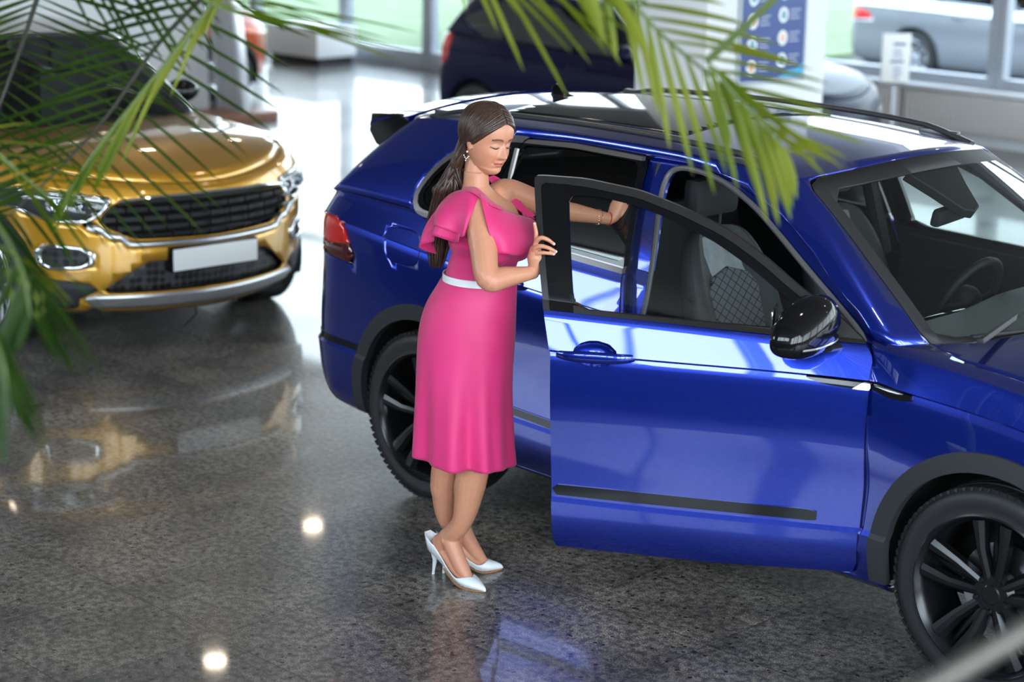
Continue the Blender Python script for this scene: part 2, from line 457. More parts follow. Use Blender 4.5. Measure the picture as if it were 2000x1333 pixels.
# ---------------------------------------------------------------- room
def floor_mat():
    m, nt, b = nodes('polished_granite')
    t = nt.nodes.new('ShaderNodeTexCoord'); v = t.outputs['Object']
    fine = ramp(nt, noise(nt, 190, 3, v, .7), [(.30, (.03, .03, .031)), (.45, (.12, .118, .116)), (.58, (.25, .245, .24)), (.72, (.55, .54, .53))])
    mid = ramp(nt, noise(nt, 34, 3, v, .6), [(.38, (.42, .42, .43)), (.62, (1.35, 1.32, 1.28))])
    c = mixc(nt, 1.0, fine, mid, 'MULTIPLY')
    c = mixc(nt, 1.0, c, ramp(nt, noise(nt, 2.6, 5, v, .65), [(.36, (.62, .61, .62)), (.64, (1.3, 1.24, 1.16))]), 'MULTIPLY')
    # dark garnet-like grains
    vo = nt.nodes.new('ShaderNodeTexVoronoi'); vo.inputs['Scale'].default_value = 20; nt.links.new(v, vo.inputs['Vector'])
    nz = noise(nt, 60, 2, v)
    ad = nt.nodes.new('ShaderNodeMath'); ad.operation = 'MULTIPLY_ADD'; ad.inputs[1].default_value = .22; nt.links.new(nz, ad.inputs[0]); nt.links.new(vo.outputs['Distance'], ad.inputs[2])
    sp = nt.nodes.new('ShaderNodeMath'); sp.operation = 'LESS_THAN'; sp.inputs[1].default_value = .27; nt.links.new(ad.outputs[0], sp.inputs[0])
    c = mixc(nt, sp.outputs[0], c, (.018, .010, .010))
    # slabs
    mp = nt.nodes.new('ShaderNodeMapping'); nt.links.new(v, mp.inputs[0]); mp.inputs['Rotation'].default_value = (0, 0, math.radians(0))
    br = nt.nodes.new('ShaderNodeTexBrick'); br.offset = .0; br.inputs['Scale'].default_value = 1.0; br.inputs['Brick Width'].default_value = .6; br.inputs['Row Height'].default_value = .6
    br.inputs['Mortar Size'].default_value = .0022; br.inputs['Bias'].default_value = 0; br.inputs['Color1'].default_value = (.78, .77, .78, 1); br.inputs['Color2'].default_value = (1.12, 1.07, 1.0, 1); br.inputs['Mortar'].default_value = (.32, .32, .32, 1)
    nt.links.new(mp.outputs[0], br.inputs['Vector'])
    c = mixc(nt, 1.0, c, br.outputs['Color'], 'MULTIPLY')
    nt.links.new(c, b.inputs['Base Color'])
    r = ramp(nt, noise(nt, 1.3, 4, v, .6), [(.3, (.24,)*3), (.7, (.46,)*3)]); nt.links.new(r, b.inputs['Roughness'])
    b.inputs['Coat Weight'].default_value = .55; b.inputs['Coat Roughness'].default_value = .045; b.inputs['Coat IOR'].default_value = 1.45
    b.inputs['Specular IOR Level'].default_value = .55
    bump(nt, noise(nt, 150, 2, v), .06, .002, b)
    return m
M['floor'] = floor_mat()
M['darkwall'] = mat('grey_wall', (.45, .45, .47), .8)
M['gallerydark'] = mat('dark_gallery_board', (.045, .045, .048), .7)
M['wall'] = mat('white_wall', (.72, .73, .75), .8)
M['ceiling'] = mat('ceiling', (.5, .48, .48), .8)
M['alu'] = mat('grey_aluminium_frame', (.42, .45, .50), .4, metal=.3)
M['radiator'] = mat('radiator_white', (.62, .60, .59), .5)
def ground_mat():
    m, nt, b = nodes('lawn'); v = nt.nodes.new('ShaderNodeTexCoord').outputs['Object']
    c = ramp(nt, noise(nt, 1.2, 6, v), [(.3, (.05, .085, .028)), (.7, (.085, .12, .05))]); nt.links.new(c, b.inputs['Base Color']); b.inputs['Roughness'].default_value = .95; return m
M['lawn'] = ground_mat()
def asph():
    m, nt, b = nodes('asphalt'); v = nt.nodes.new('ShaderNodeTexCoord').outputs['Object']
    c = ramp(nt, noise(nt, 30, 6, v), [(.3, (.035, .035, .036)), (.7, (.06, .06, .06))]); nt.links.new(c, b.inputs['Base Color']); b.inputs['Roughness'].default_value = .9; return m
M['asphalt'] = asph()
def structure(o): o['kind'] = 'structure'; return o
R_ = ROOM
def room():
    x0, x1, y0, y1, h = R_['x0'], R_['x1'], R_['y0'], R_['y1'], R_['h']
    structure(MB().box(x0, x1, y0, y1+.3, -.12, 0).build('floor', M['floor']))
    c = MB(); c.box(x0-.3, x1+.3, -3.0, y1+.3, 4.5, 4.7); structure(c.build('ceiling', M['ceiling']))
    c = MB(); c.box(x0-.3, x1+.3, y0-.3, -3.0, h, h+.2); c.box(x0-.3, x1+.3, -3.0, -2.8, 4.7, h+.2)
    structure(c.build('ceiling_gallery', M['gallerydark']))
    structure(MB().box(-6, x1, y0, -5.3, 0, 1.1).build('gallery_light_blocker', M['gallerydark']))  # unseen dark block, added to keep bright floor reflections off the lower door
    # facade: low sill wall on the right, floor to ceiling panes on the left
    w = MB(); w.box(-5.9-3.2, x1, y1, y1+.28, 0, .50); w.box(x0, x1, y1, y1+.28, 4.2, 4.6); w.box(x0-.3, x0, y0, y1+.28, 0, h)
    structure(w.build('wall_back', M['wall']))
    structure(MB().box(-9.1, x1, y1-.22, y1+.02, .50, .54, .01).build('trim_1', M['wall']))
    # mullions
    xs_low = [-3.93+2.45*k for k in range(-2, 7)]; xs_full = [-18.3, -16.7, -15.10, -13.26, -11.70, -10.1]
    k = 0
    for (xa, xb, zb) in [(a, b, .54) for a, b in zip(xs_low[:-1], xs_low[1:])]+[(a, b, .0) for a, b in zip(xs_full[:-1], xs_full[1:])]+[(-10.1, xs_low[0], .0)]:
        k += 1; f = MB(); zt = 4.2; d0, d1 = y1-.02, y1+.10
        f.box(xa+.002, xa+.085, d0, d1, zb, zt, .006); f.box(xb-.085, xb-.002, d0, d1, zb, zt, .006)
        f.box(xa+.084, xb-.084, d0, d1, zb, zb+(.10 if zb else .22), .006); f.box(xa+.084, xb-.084, d0, d1, zt-.1, zt, .006)
        if not zb: f.box(xa+.084, xb-.084, d0, d1, 2.35, 2.45, .006)
        fo = structure(f.build('window_%d' % k, M['alu'])); 
        g = MB(); g.add([(xa+.08, y1+.04, zb+.09), (xb-.08, y1+.04, zb+.09), (xb-.08, y1+.04, zt-.09), (xa+.08, y1+.04, zt-.09)], [[0, 1, 2, 3]]); g.build('pane', M['pane'], fo)
    # camera-side wall with three tall windows
    XW = [1.6, 4.6, 7.6, 10.6]
    b = MB(); b.box(x0, x1, y0-.3, y0, 0, 3.9); b.box(x0, x1, y0-.3, y0, h-.25, h); b.box(x0, -13, y0-.3, y0, 3.9, h-.25); b.box(-7, XW[0], y0-.3, y0, 3.9, h-.25); b.box(XW[-1], x1, y0-.3, y0, 3.9, h-.25)
    for q in XW[1:-1]: b.box(q-.12, q+.12, y0-.3, y0, 3.9, h-.25)
    structure(b.build('wall_front', M['darkwall']))
    for i in range(3):
        k += 1; f = MB(); a, c = XW[i]+(.12 if i else 0), XW[i+1]-(.12 if i < 2 else 0)
        f.box(a, a+.06, y0-.2, y0-.1, 3.9, h-.25); f.box(c-.06, c, y0-.2, y0-.1, 3.9, h-.25); f.box((a+c)/2-.03, (a+c)/2+.03, y0-.2, y0-.1, 3.9, h-.25); f.box(a, c, y0-.2, y0-.1, 3.9, 2.46); f.box(a, c, y0-.2, y0-.1, h-.31, h-.25)
        structure(f.build('window_%d' % k, M['alu']))
    k += 1; f = MB()
    for q in (-13, -10.03, -7.06): f.box(q, q+.06, y0-.2, y0-.1, 3.9, h-.25)
    f.box(-13, -7, y0-.2, y0-.1, 3.9, 2.46); structure(f.build('window_%d' % k, M['alu']))
    b = MB(); n = 6; wl_ = (y1-y0)/n; b.box(x1, x1+.3, y0, y1, 0, 1.0); b.box(x1, x1+.3, y0, y1, h-.4, h)
    for i in range(n+1): b.box(x1, x1+.3, y0+i*wl_-.25, y0+i*wl_+.25, 1.0, h-.4)
    structure(b.build('wall_right', M['wall']))
    # outside
    structure(MB().box(-60, 40, y1+.3, 60, -.25, -.12).build('ground', M['asphalt']))
    structure(MB().box(-60, -10.2, 11.2, 60, -.12, -.06).build('lawn', M['lawn']))
    # daylight portals
    area('portal_back', ((x0+x1)/2, y1+.35, 1.95), (math.radians(-90), 0, 0), x1-x0, 3.9, 1, portal=True)
    area('portal_front', (6.1, y0-.35, 5.6), (math.radians(90), 0, 0), 9.2, 3.5, 1, portal=True)
    area('portal_front_left', (-10, y0-.35, 5.6), (math.radians(90), 0, 0), 6.0, 3.5, 1, portal=True)
    area('portal_right', (x1+.35, (y0+y1)/2, 3.0), (0, math.radians(90), 0), 4.2, y1-y0, 1, portal=True)
room()
# ---------------------------------------------------------------- car shells
def shell(sp):
    """sp: levels (z, w, xr, br, xf, bf, rr, rf, crease, subs), roof spec -> Surf dict of the right half"""
    L = [half_loop(z, w, xr, br, xf, bf, rr, rf, sp.get('nS', 110)) for (z, w, xr, br, xf, bf, rr, rf, c, k) in sp['levels']]
    cre = [l[8] for l in sp['levels']]; sub = [l[9] for l in sp['levels']]
    if 'flare' in sp:
        for Li in L:
            for (xw, zc, amp, sx_, sz_) in sp['flare']:
                g = amp*np.exp(-((Li[:, 0]-xw)/sx_)**2-((Li[:, 2]-zc)/sz_)**2); m = np.abs(Li[:, 1]) > .4
                Li[:, 1] -= np.where(m, g, 0)
    low = spline_rows(L, cre, sub)
    top = L[-1]
    z0, w0, xr0, br0, xf0, bf0 = sp['green0']; z1, w1, xr1, br1, xf1, bf1, crown = sp['green1']
    g0 = half_loop(z0, w0, xr0, br0, xf0, bf0, .06, .035, sp.get('nS', 110)); g1 = half_loop(z1, w1, xr1, br1, xf1, bf1, .09, .05, sp.get('nS', 110), crown)
    rows = []
    for k in range(13):
        t = k/12; r = g0*(1-t)+g1*t; b = 4*t*(1-t)
        r = r.copy(); r[:, 1] *= 1+sp.get('bulge', .018)*b; front = r[:, 0] > xf1-.2
        r[:, 0] += np.where(np.abs(r[:, 1]) < w1(1.0)*1.3, np.where(front, .035, -.02)*b*(1-(r[:, 1]/.95)**2), 0)
        rows.append(r)
    green = np.array(rows)
    wm = float(w1(1.0))
    Zr = lambda x, y: z1(x)+crown*(1-np.clip(np.abs(y)/wm, 0, 1)**2)
    g1z = g1.copy()
    roof = cap(g1z, Zr, sp.get('roofc', .6), 16)
    # blend so that the first ring meets the loop exactly
    Zh = lambda x, y: sp['hoodz'](x)+sp['hoodc'](x)*(1-np.clip(np.abs(y)/np.maximum(sp['hoodw'](x), .1), 0, 1)**2.4)
    hood = cap(top, Zh, sp.get('hoodcx', 2.75), 20)
    return dict(low=Surf().grid(low), green=Surf().grid(green), roof=Surf().grid(roof), hood=Surf().grid(hood), L=L, g0=g0, g1=g1, Zr=Zr, Zh=Zh)

def tiguan():
    car = empty('blue_suv', (0, 0, 0), 0, 'bright metallic blue SUV with its near front door standing open and black wheels', 'car')
    B = K(-.9, 1.205, -.5, 1.21, -.08, 1.20, 1.07, 1.15, 1.6, 1.118, 2.15, 1.092, 2.35, 1.078, 2.75, 1.045, 3.2, .955, 3.6, .80)
    Bw = K(-.9, .79, -.5, .825, 0, .848, 1.0, .856, 1.9, .852, 2.2, .838, 2.4, .815, 2.75, .80, 3.2, .76, 3.6, .66)
    La = K(-.9, 1.185, -.5, 1.185, 0, 1.16, 1.1, 1.10, 2.17, 1.062, 2.75, 1.015, 3.2, .92, 3.6, .76)
    Lw = K(-.9, .80, -.5, .838, 0, .866, 1.0, .879, 2.17, .879, 2.5, .875, 2.75, .876, 3.2, .83, 3.6, .70)
    Lb = K(-.9, 1.12, -.5, 1.10, 0, 1.055, 1.1, .985, 2.17, .968, 2.75, .93, 3.2, .84, 3.6, .70)
    cr = lambda v: K(-.9, v-.045, -.4, v-.012, 0, v, 1.2, v, 2.3, v, 2.75, v-.004, 3.1, v-.025, 3.6, v-.12)
    lev = [
        (K(-.9, .25, 0, .235, 1, .225, 3.6, .225), cr(.80), -.74, .10, 3.42, .32, .14, .2, False, 2),
        (K(-.9, .30, 0, .275, 1, .27, 3.6, .26), cr(.872), -.83, .10, 3.48, .32, .16, .2, False, 3),
        (K(-.9, .39, 0, .37, 1, .365, 3.6, .36), cr(.899), -.88, .10, 3.54, .32, .18, .22, False, 4),
        (K(-.9, .55, -.4, .53, 0, .49, .8, .452, 3.6, .452), cr(.906), -.905, .10, 3.58, .32, .18, .22, True, 1),
        (K(-.9, .565, -.4, .545, 0, .505, .8, .468, 3.6, .468), cr(.897), -.892, .10, 3.58, .32, .18, .22, True, 5),
        (K(-.9, .68, 0, .66, 1, .62, 3.6, .62), cr(.901), -.885, .10, 3.60, .32, .18, .22, False, 6),
        (K(-.9, .86, 0, .84, 1, .80, 3.6, .70), cr(.913), -.84, .09, 3.58, .32, .17, .22, False, 6),
        (lambda x: Lb(x)-.035, cr(.907), -.822, .08, 3.54, .32, .16, .22, False, 2),
        (lambda x: Lb(x)-.006, cr(.900), -.815, .08, 3.53, .32, .16, .22, True, 1),
        (lambda x: Lb(x)+.004, cr(.913), -.812, .08, 3.52, .32, .16, .22, True, 6),
        (La, Lw, -.80, .07, 3.46, .34, .15, .24, True, 2),
        (lambda x: La(x)+.012, lambda x: Lw(x)-.006, -.798, .07, 3.45, .34, .15, .24, True, 2),
        (B, Bw, -.79, .07, 3.38, .36, .12, .26, False, 1)]
    z1 = K(-.6, 1.50, -.35, 1.535, .2, 1.568, .8, 1.578, 1.2, 1.567, 1.5, 1.545, 1.7, 1.525)
    w1 = K(-.6, .58, -.3, .615, .2, .632, 1.0, .636, 1.4, .630, 1.65, .612)
    sp = dict(levels=lev, green0=(lambda x: B(x)+.0, lambda x: Bw(x)-.003, -.785, .07, 2.50, .27), green1=(z1, w1, -.52, .10, 1.74, .12, .055),
              hoodz=B, hoodc=K(1.9, .0, 2.3, .02, 2.6, .05, 3.2, .055, 3.6, .03), hoodw=Bw, bulge=.022, hoodcx=2.8,
              flare=[(0, .62, .018, .45, .2), (2.68, .62, .018, .45, .2)])
    sh = shell(sp)
    low, green, roof, hood = sh['low'], sh['green'], sh['roof'], sh['hood']
    ARC = [(0.0, .382), (2.68, .382)]
    arch = lambda P, r: np.minimum(np.hypot(P[:, 0]-ARC[0][0], P[:, 2]-ARC[0][1])-r, np.hypot(P[:, 0]-ARC[1][0], P[:, 2]-ARC[1][1])-r)
    archlow = lambda P, r: np.minimum(arch(P, r), np.where(P[:, 2] < .382, np.minimum(np.abs(P[:, 0])-r, np.abs(P[:, 0]-2.68)-r), 9))
    # outlines in (x, z)
    FD = [(1.118, .262), (1.108, .6), (1.098, .976), (1.062, 1.121), (.968, 1.545), (1.15, 1.542), (1.347, 1.514), (1.50, 1.468), (1.66, 1.408), (1.80, 1.328), (1.918, 1.245), (2.06, 1.160), (2.155, 1.085), (2.180, 1.05), (2.187, .97), (2.190, .6), (2.168, .29), (1.6, .264)]
    FG = [(1.165, 1.128), (1.098, 1.487), (1.20, 1.488), (1.335, 1.466), (1.48, 1.424), (1.63, 1.362), (1.77, 1.282), (1.88, 1.205), (1.985, 1.128), (1.99, 1.105)]
    AP = [(1.20, .40), (1.155, .75), (1.150, 1.02), (1.115, 1.25), (1.06, 1.44), (1.075, 1.505), (1.15, 1.518), (1.319, 1.498), (1.50, 1.430), (1.696, 1.325), (1.85, 1.235), (1.99, 1.155), (2.105, 1.085), (2.125, 1.02), (2.125, .6), (2.08, .40), (1.9, .34), (1.4, .33)]
    RD = [(1.108, .262), (1.098, .6), (1.088, .976), (1.052, 1.121), (.960, 1.540), (.6, 1.548), (.33, 1.534), (.29, 1.40), (.28, 1.20), (.30, 1.02), (.36, .88), (.44, .72), (.47, .62), (.48, .45), (.50, .272)]
    RG = [(1.035, 1.172), (.945, 1.515), (.60, 1.525), (.33, 1.508), (.325, 1.205)]
    QG = [(.275, 1.222), (.285, 1.505), (.17, 1.492), (.02, 1.430), (-.075, 1.345), (-.112, 1.275), (-.08, 1.225)]
    BAND = [(1.16, 1.128), (1.05, 1.545), (.60, 1.552), (.25, 1.537), (.03, 1.480), (-.075, 1.415), (-.140, 1.32), (-.160, 1.245), (-.11, 1.187), (.2, 1.175)]
    side = low+green
    S_ = lambda poly, r=0.03: (lambda P: sd_poly(XZ(P), poly, r))
    sideonly = lambda P: np.abs(P[:, 1])-.5
    # windscreen and rear window outlines in (x,y) / (y,z)
    def ws(P, d=0):      # + inside the windscreen opening
        x, y, z = P[:, 0], np.abs(P[:, 1]), P[:, 2]
        edge = np.interp(z, [1.03, 1.10, 1.3, 1.535, 1.60], [.745, .728, .67, .585, .56])
        lowx = np.interp(y, [0, .4, .65, .76], [2.535, 2.49, 2.385, 2.28])
        top = 1.738-.108*(y/.6)**2
        f = np.minimum(edge-y, np.minimum((lowx-x)*.6, (x-top)*.6)); return f-d
    def rw(P, d=0):
        y, z = np.abs(P[:, 1]), P[:, 2]
        return np.minimum(np.minimum(.66-.35*(z-1.2)-y, z-1.22), np.minimum(1.47-z, -.35-P[:, 0]))-d
    def hoodcut(P, g=0):
        x, y = P[:, 0], np.abs(P[:, 1])
        ys = np.interp(x, [2.22, 2.30, 2.36, 2.45, 2.56, 2.8, 3.3], [.69, .725, .755, .785, .798, .80, .76])
        return np.minimum(ys-y, x-2.2)-g
    bodyR = (low+green).cut(lambda P: -np.where(np.abs(P[:, 1]) > .35, sd_poly(XZ(P), FD, .018)+.003, -1))
    bodyR = bodyR.cut(lambda P: -np.where(np.abs(P[:, 1]) > .35, sd_poly(XZ(P), RD, .02)+.003, -1))
    bodyR = bodyR.cut(lambda P: -np.where(np.abs(P[:, 1]) > .35, sd_poly(XZ(P), BAND, .06), -1))
    bodyR = bodyR.cut(lambda P: np.where(np.abs(P[:, 1]) > .5, archlow(P, .41), 1))
    bodyR = bodyR.cut(lambda P: -ws(P)).cut(lambda P: -rw(P))
    # fender/cowl top next to the bonnet
    hood_in = hood.cut(lambda P: P[:, 0]-2.16)
    def outside_cabin(P):
        x, y = P[:, 0], np.abs(P[:, 1])
        return x-np.interp(y, [0, .4, .65, .80, .85], [2.50, 2.455, 2.36, 2.235, 2.16])
    hood_in = hood_in.cut(outside_cabin)
    fender = hood_in.cut(lambda P: -hoodcut(P, -.003))
    LAMP = [(-1.2, 1.115), (-.555, 1.118), (-.50, 1.06), (-.425, .925), (-.70, .95), (-1.2, .95)]
    bodyR = bodyR.cut(lambda P: -np.where((P[:, 0] < -.3) & (np.abs(P[:, 1]) > .38), sd_poly(XZ(P), LAMP, .02)+.002, -1))
    FLAP = [(-.245, 1.125), (-.035, 1.125), (-.02, .985), (-.225, .985)]
    inflap = lambda P: np.where(P[:, 1] < -.4, sd_poly(XZ(P), FLAP, .05), -1)
    gap = Surf(bodyR.F)
    bodyRr = bodyR.cut(lambda P: -inflap(P)-.0018)
    roof_all = roof
    body = bodyRr+bodyR.mirror()+roof_all+roof_all.mirror()+fender+fender.mirror()
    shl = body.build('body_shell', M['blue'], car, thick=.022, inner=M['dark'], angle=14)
    # rockers and underbody
    ub = MB(); ub.box(-.72, 3.3, -.60, .60, .20, .30, .03); ub.box(.50, 2.18, -.80, .80, .215, .30, .03)
    ub.build('underbody', M['liner'], car)
    hd = hood_in.cut(lambda P: hoodcut(P, .003)); hd = hd+hd.mirror()
    hd.build('bonnet', M['blue'], car, thick=.02, inner=M['dark'], centre=(2.8, 0, .3))
    # arch liners and cladding
    for xw in (0, 2.68):
        for s in (-1, 1):
            m = MB(); n = 40
            A = [(.415*math.cos(a), .415*math.sin(a)) for a in np.linspace(-.25, PI+.25, n)]
            V = [(xw+a, s*.87, .382+b) for a, b in A]+[(xw+a, s*.56, .382+b) for a, b in A]+[(xw, s*.56, .382)]
            F = [[i, i+1, n+i+1, n+i] for i in range(n-1)]+[[n+i, n+i+1, 2*n] for i in range(n-1)]
            m.add(V, F); m.build('arch_liner', M['liner'], car)
    def cladding(xw, sgn):
        ring = lambda P: np.minimum(.452-np.hypot(P[:, 0]-xw, P[:, 2]-.382), 1)
        def f(P):
            d = np.hypot(P[:, 0]-xw, P[:, 2]-.382); ax = np.abs(P[:, 0]-xw)
            o = np.where(P[:, 2] > .382, .452-d, .452-ax); i = np.where(P[:, 2] > .382, d-.388, ax-.388)
            return np.minimum(np.minimum(o, i), np.where(np.abs(P[:, 1]) > .5, 1, -1))
        s = low.cut(f).cut(lambda P: P[:, 2]-(.28))
        if sgn > 0: s = s.mirror()
        s.build('arch_cladding', M['plastic'], car, thick=.035, out=.012, angle=30, yshift=1)
    for xw in (0, 2.68):
        cladding(xw, -1); cladding(xw, 1)
    # tail lamps
    def lampcut(P): return np.where((P[:, 0] < -.3) & (np.abs(P[:, 1]) > .38), sd_poly(XZ(P), LAMP, .02)-.002, -1)
    for s in (0, 1):
        q = low.cut(lampcut)
        up = q.cut(lambda P: P[:, 2]-(1.0+.10*(P[:, 0]+.6))); dn = q.cut(lambda P: -(P[:, 2]-(1.0+.10*(P[:, 0]+.6))))
        if s: up, dn = up.mirror(), dn.mirror()
        t = up.build('tail_lamp', M['redlens'], car, thick=.03, out=.003)
        dn.build('lower_lens', M['darkred'], t, thick=.03, out=.003)
        tm = MB()
        for k in range(6):
            z = 1.092-.013*k
            row = [p for p in [(-.50-.02*k*.3, ), ]]
            tm.box(-.60-.01*k, -.545+.006*k, (-1 if not s else 1)*.868-.004, (-1 if not s else 1)*.868+.004, z-.006, z-.001)
        tm.build('lamp_fins', M['darkred'], t)
    # fuel flap
    fl = low.cut(lambda P: inflap(P)-.0016); fl.build('fuel_flap', M['blue'], car, thick=.01, yshift=1)
    # window surround band, quarter glass, rear doors, glass
    for s in (0, 1):
        mir = (lambda q: q.mirror()) if s else (lambda q: q)
        g = green+low
        side_g = g.cut(lambda P: np.where(np.abs(P[:, 1]) > .35, 1, -1))
        bandfront = lambda P: np.minimum(sd_poly(XZ(P), BAND, .06), -sd_poly(XZ(P), RD, .02)-.003)
        band = side_g.cut(bandfront).cut(lambda P: .6-P[:, 0]).cut(lambda P: -sd_poly(XZ(P), QG, .035))
        inner_edge = lambda P: -(sd_poly(XZ(P), BAND, .06)-.024)
        mir(band.cut(inner_edge)).build('window_surround', M['trimgrey'], car, thick=.02, out=.002, yshift=1)
        bk = band.cut(lambda P: sd_poly(XZ(P), BAND, .06)-.024)
        mir(bk).build('pillar_cover', M['gloss'], car, thick=.015, yshift=1)
        mir(side_g.cut(S_(QG, .035))).build('quarter_glass', M['glass_dark'], car, out=-.006, yshift=1)
        rd = side_g.cut(lambda P: sd_poly(XZ(P), RD, .02)-.003).cut(lambda P: np.where(P[:, 0] < .6, archlow(P, .41), 1))
        painted = rd.cut(lambda P: -sd_poly(XZ(P), BAND, .06))
        door = mir(painted.cut(bowl_cut(.46, 1.02))).build('rear_door', M['blue'], car, angle=14, thick=.03, inner=M['dark'], yshift=1)
        # strip under the window of the rear door and its frame
        fr = rd.cut(S_(BAND, .06)).cut(lambda P: -sd_poly(XZ(P), RG, .025))
        mir(fr.cut(inner_edge)).build('window_trim', M['trimgrey'], door, thick=.02, out=.002, yshift=1)
        mir(fr.cut(lambda P: sd_poly(XZ(P), BAND, .06)-.024)).build('window_frame', M['gloss'], door, thick=.03, yshift=1)
        mir(side_g.cut(S_(RG, .025))).build('door_glass', M['glass_dark'], door, out=-.008, yshift=1)
        # sill strip
        st = low.cut(lambda P: np.minimum(sd_poly(XZ(P), RD, .02)-.004, np.minimum(P[:, 2]-.468-.05*np.clip(.8-P[:, 0], 0, 1), .505+.05*np.clip(.8-P[:, 0], 0, 1)-P[:, 2]))).cut(lambda P: archlow(P, .46))
        mir(st).build('sill_strip', M['gloss'], door, thick=.006, out=.006, offset=-1, yshift=1)
        door_handle(door, .46, 1.022, s); bowl(g, .46, 1.02, s, door)
        tr = MB(); sg = 1 if s else -1
        tr.tube([(.325, sg*.70, 1.495), (.335, sg*.765, 1.33), (.348, sg*.838, 1.18)], .011, seg=8); tr.build('window_divider', M['trimgrey'], car)
        # bumper strip at the rear
        bs = low.cut(lambda P: np.minimum(np.minimum(-.395-P[:, 0], P[:, 2]-(.555-.02*(P[:, 0]+.6))), (.585-.02*(P[:, 0]+.6))-P[:, 2]))
        mir(bs).build('bumper_strip', M['gloss'], car, thick=.006, out=.004, yshift=1)
    # left front door closed
    for s in (0, 1):
        front_door(car, low+green, FD, FG, s)
    # door opening: painted flange, seal
    def fl_f(P): return np.minimum(sd_poly(XZ(P), FD, .018)+.02, -sd_poly(XZ(P), AP, .07))
    def inward(f, d):
        g = f.copy(); g[:, 1] += np.where(f[:, 1] < 0, d, -d); return g
    flange = (low+green).cut(lambda P: np.where(P[:, 1] < -.35, 1, -1)).cut(fl_f).map(lambda f: inward(f, .045))
    flange.build('door_aperture', M['blue'], car, thick=.03, inner=M['dark'], yshift=1)
    pts = []
    from_surf = lambda x, z: -float(np.interp(z, SZ, SW))+.05
    n = len(AP)
    AR = []
    for i in range(n):
        a, b, d = np.array(AP[i-1]), np.array(AP[i]), np.array(AP[(i+1) % n])
        la = min(.07, .45*np.linalg.norm(a-b)); ld = min(.07, .45*np.linalg.norm(d-b)); p0 = b+(a-b)/np.linalg.norm(a-b)*la; p2 = b+(d-b)/np.linalg.norm(d-b)*ld
        for t in (0, .33, .66, 1): AR.append((1-t)**2*p0+2*t*(1-t)*b+t*t*p2)
    AR.append(AR[0])
    sl = MB(); sl.tube([(p[0], from_surf(*p)-.012, p[1]) for p in AR], .011, seg=8, cap=False, up=(0, 1, 0)); sl.build('door_seal', M['seal'], car)
    # windscreen
    wf = green.cut(lambda P: np.where(P[:, 0] > 1.3, 1, -1)).cut(lambda P: ws(P, .004)); wf = wf+wf.mirror()
    wfi = wf.cut(lambda P: ws(P, .045+.03*0)); wfb = wf.cut(lambda P: -ws(P, .045))
    wsg = wfi.build('windscreen', M['glass_front'], car)
    wfb.build('windscreen_border', M['dark'], wsg, thick=.006)
    rg = green.cut(lambda P: rw(P, .004)); rg = rg+rg.mirror(); rg.build('rear_window', M['glass_dark'], car)
    # panoramic roof panel and headliner
    pr = roof.cut(lambda P: .46-np.abs(P[:, 1])).cut(lambda P: P[:, 0]-.02).cut(lambda P: .98-P[:, 0]); pr = pr+pr.mirror()
    pr.build('roof_glass_panel', M['gloss'], car, thick=.004, out=.004)
    hl = roof.cut(lambda P: 1.56-P[:, 0]).map(lambda f: f*np.array([1, .96, 1])+np.array([0, 0, -.05])); hl = hl+hl.mirror(); hl.build('headliner', M['headliner'], car)
    # spoiler
    sp_ = MB()
    for s in (-1, 1):
        pass
    top = []
    rows = []
    for k in range(21):
        y = -.60+1.2*k/20; q = 1-(abs(y)/.60)**3
        zt = 1.515+.055*(1-(y/.6)**2)
        rows.append([(-.43, y, zt+.018), (-.60, y*.99, zt-.002), (-.70-.02*q, y*.97, zt-.032), (-.705-.02*q, y*.97, zt-.05), (-.58, y*.96, zt-.07), (-.46, y*.97, zt-.045)])
    V = [p for r in rows for p in r]; F = []
    for i in range(20):
        for j in range(6): F.append([i*6+j, i*6+(j+1) % 6, (i+1)*6+(j+1) % 6, (i+1)*6+j])
    F += [[0, 1, 2, 3, 4, 5], [120+5, 120+4, 120+3, 120+2, 120+1, 120]]
    sp_.add(V, F); spo = sp_.build('roof_spoiler', M['blue'], car, angle=35)
    fn = MB()
    for s in (-1, 1):
        V = []
        for (x, z, y, t) in ((-.715, 1.515, .565, .02), (-.50, 1.535, .600, .02), (-.36, 1.50, .625, .012), (-.30, 1.43, .662, .012), (-.42, 1.37, .690, .02), (-.60, 1.40, .640, .02), (-.70, 1.44, .590, .02)):
            V.append((x, s*y, z)); 
        n_ = len(V); V += [(x, y-s*.035, z) for x, y, z in V]
        fn.add(V, [list(range(n_)), list(range(2*n_-1, n_-1, -1))]+[[i, (i+1) % n_, n_+(i+1) % n_, n_+i] for i in range(n_)])
    fn.build('spoiler_fin', M['gloss'], spo, bevel=.006)
    # roof rails
    for s in (-1, 1):
        pts = []; base = []
        for t in np.linspace(0, 1, 26):
            x = -.30+1.88*t; h = .030*min(1, 9*min(t, 1-t)**1.0)
            w = float(w1(x))-.035; pts.append((x, s*w, float(z1(x))+.006+h))
        r = MB(); r.tube(pts, [(.018, .012)]*26, seg=12, up=(0, 0, 1)); rl = r.build('roof_rail', M['rail'], car)
        r2 = MB()
        for x in (-.18, 1.42):
            w = float(w1(x))-.035; r2.box(x-.09, x+.09, s*w-.014, s*w+.014, float(z1(x))-.01, float(z1(x))+.030, .006)
        r2.build('rail_foot', M['rail'], rl)
    # antenna
    a = MB(); V = []
    zt = 1.61
    prof = [(-.09, .0, .026), (-.085, .03, .018), (-.07, .062, .006), (-.045, .07, .004), (-.01, .05, .007), (.05, .018, .016), (.085, .002, .022)]
    n = 12
    ant = MB()
    for k, (x, h, w) in enumerate(prof):
        pass
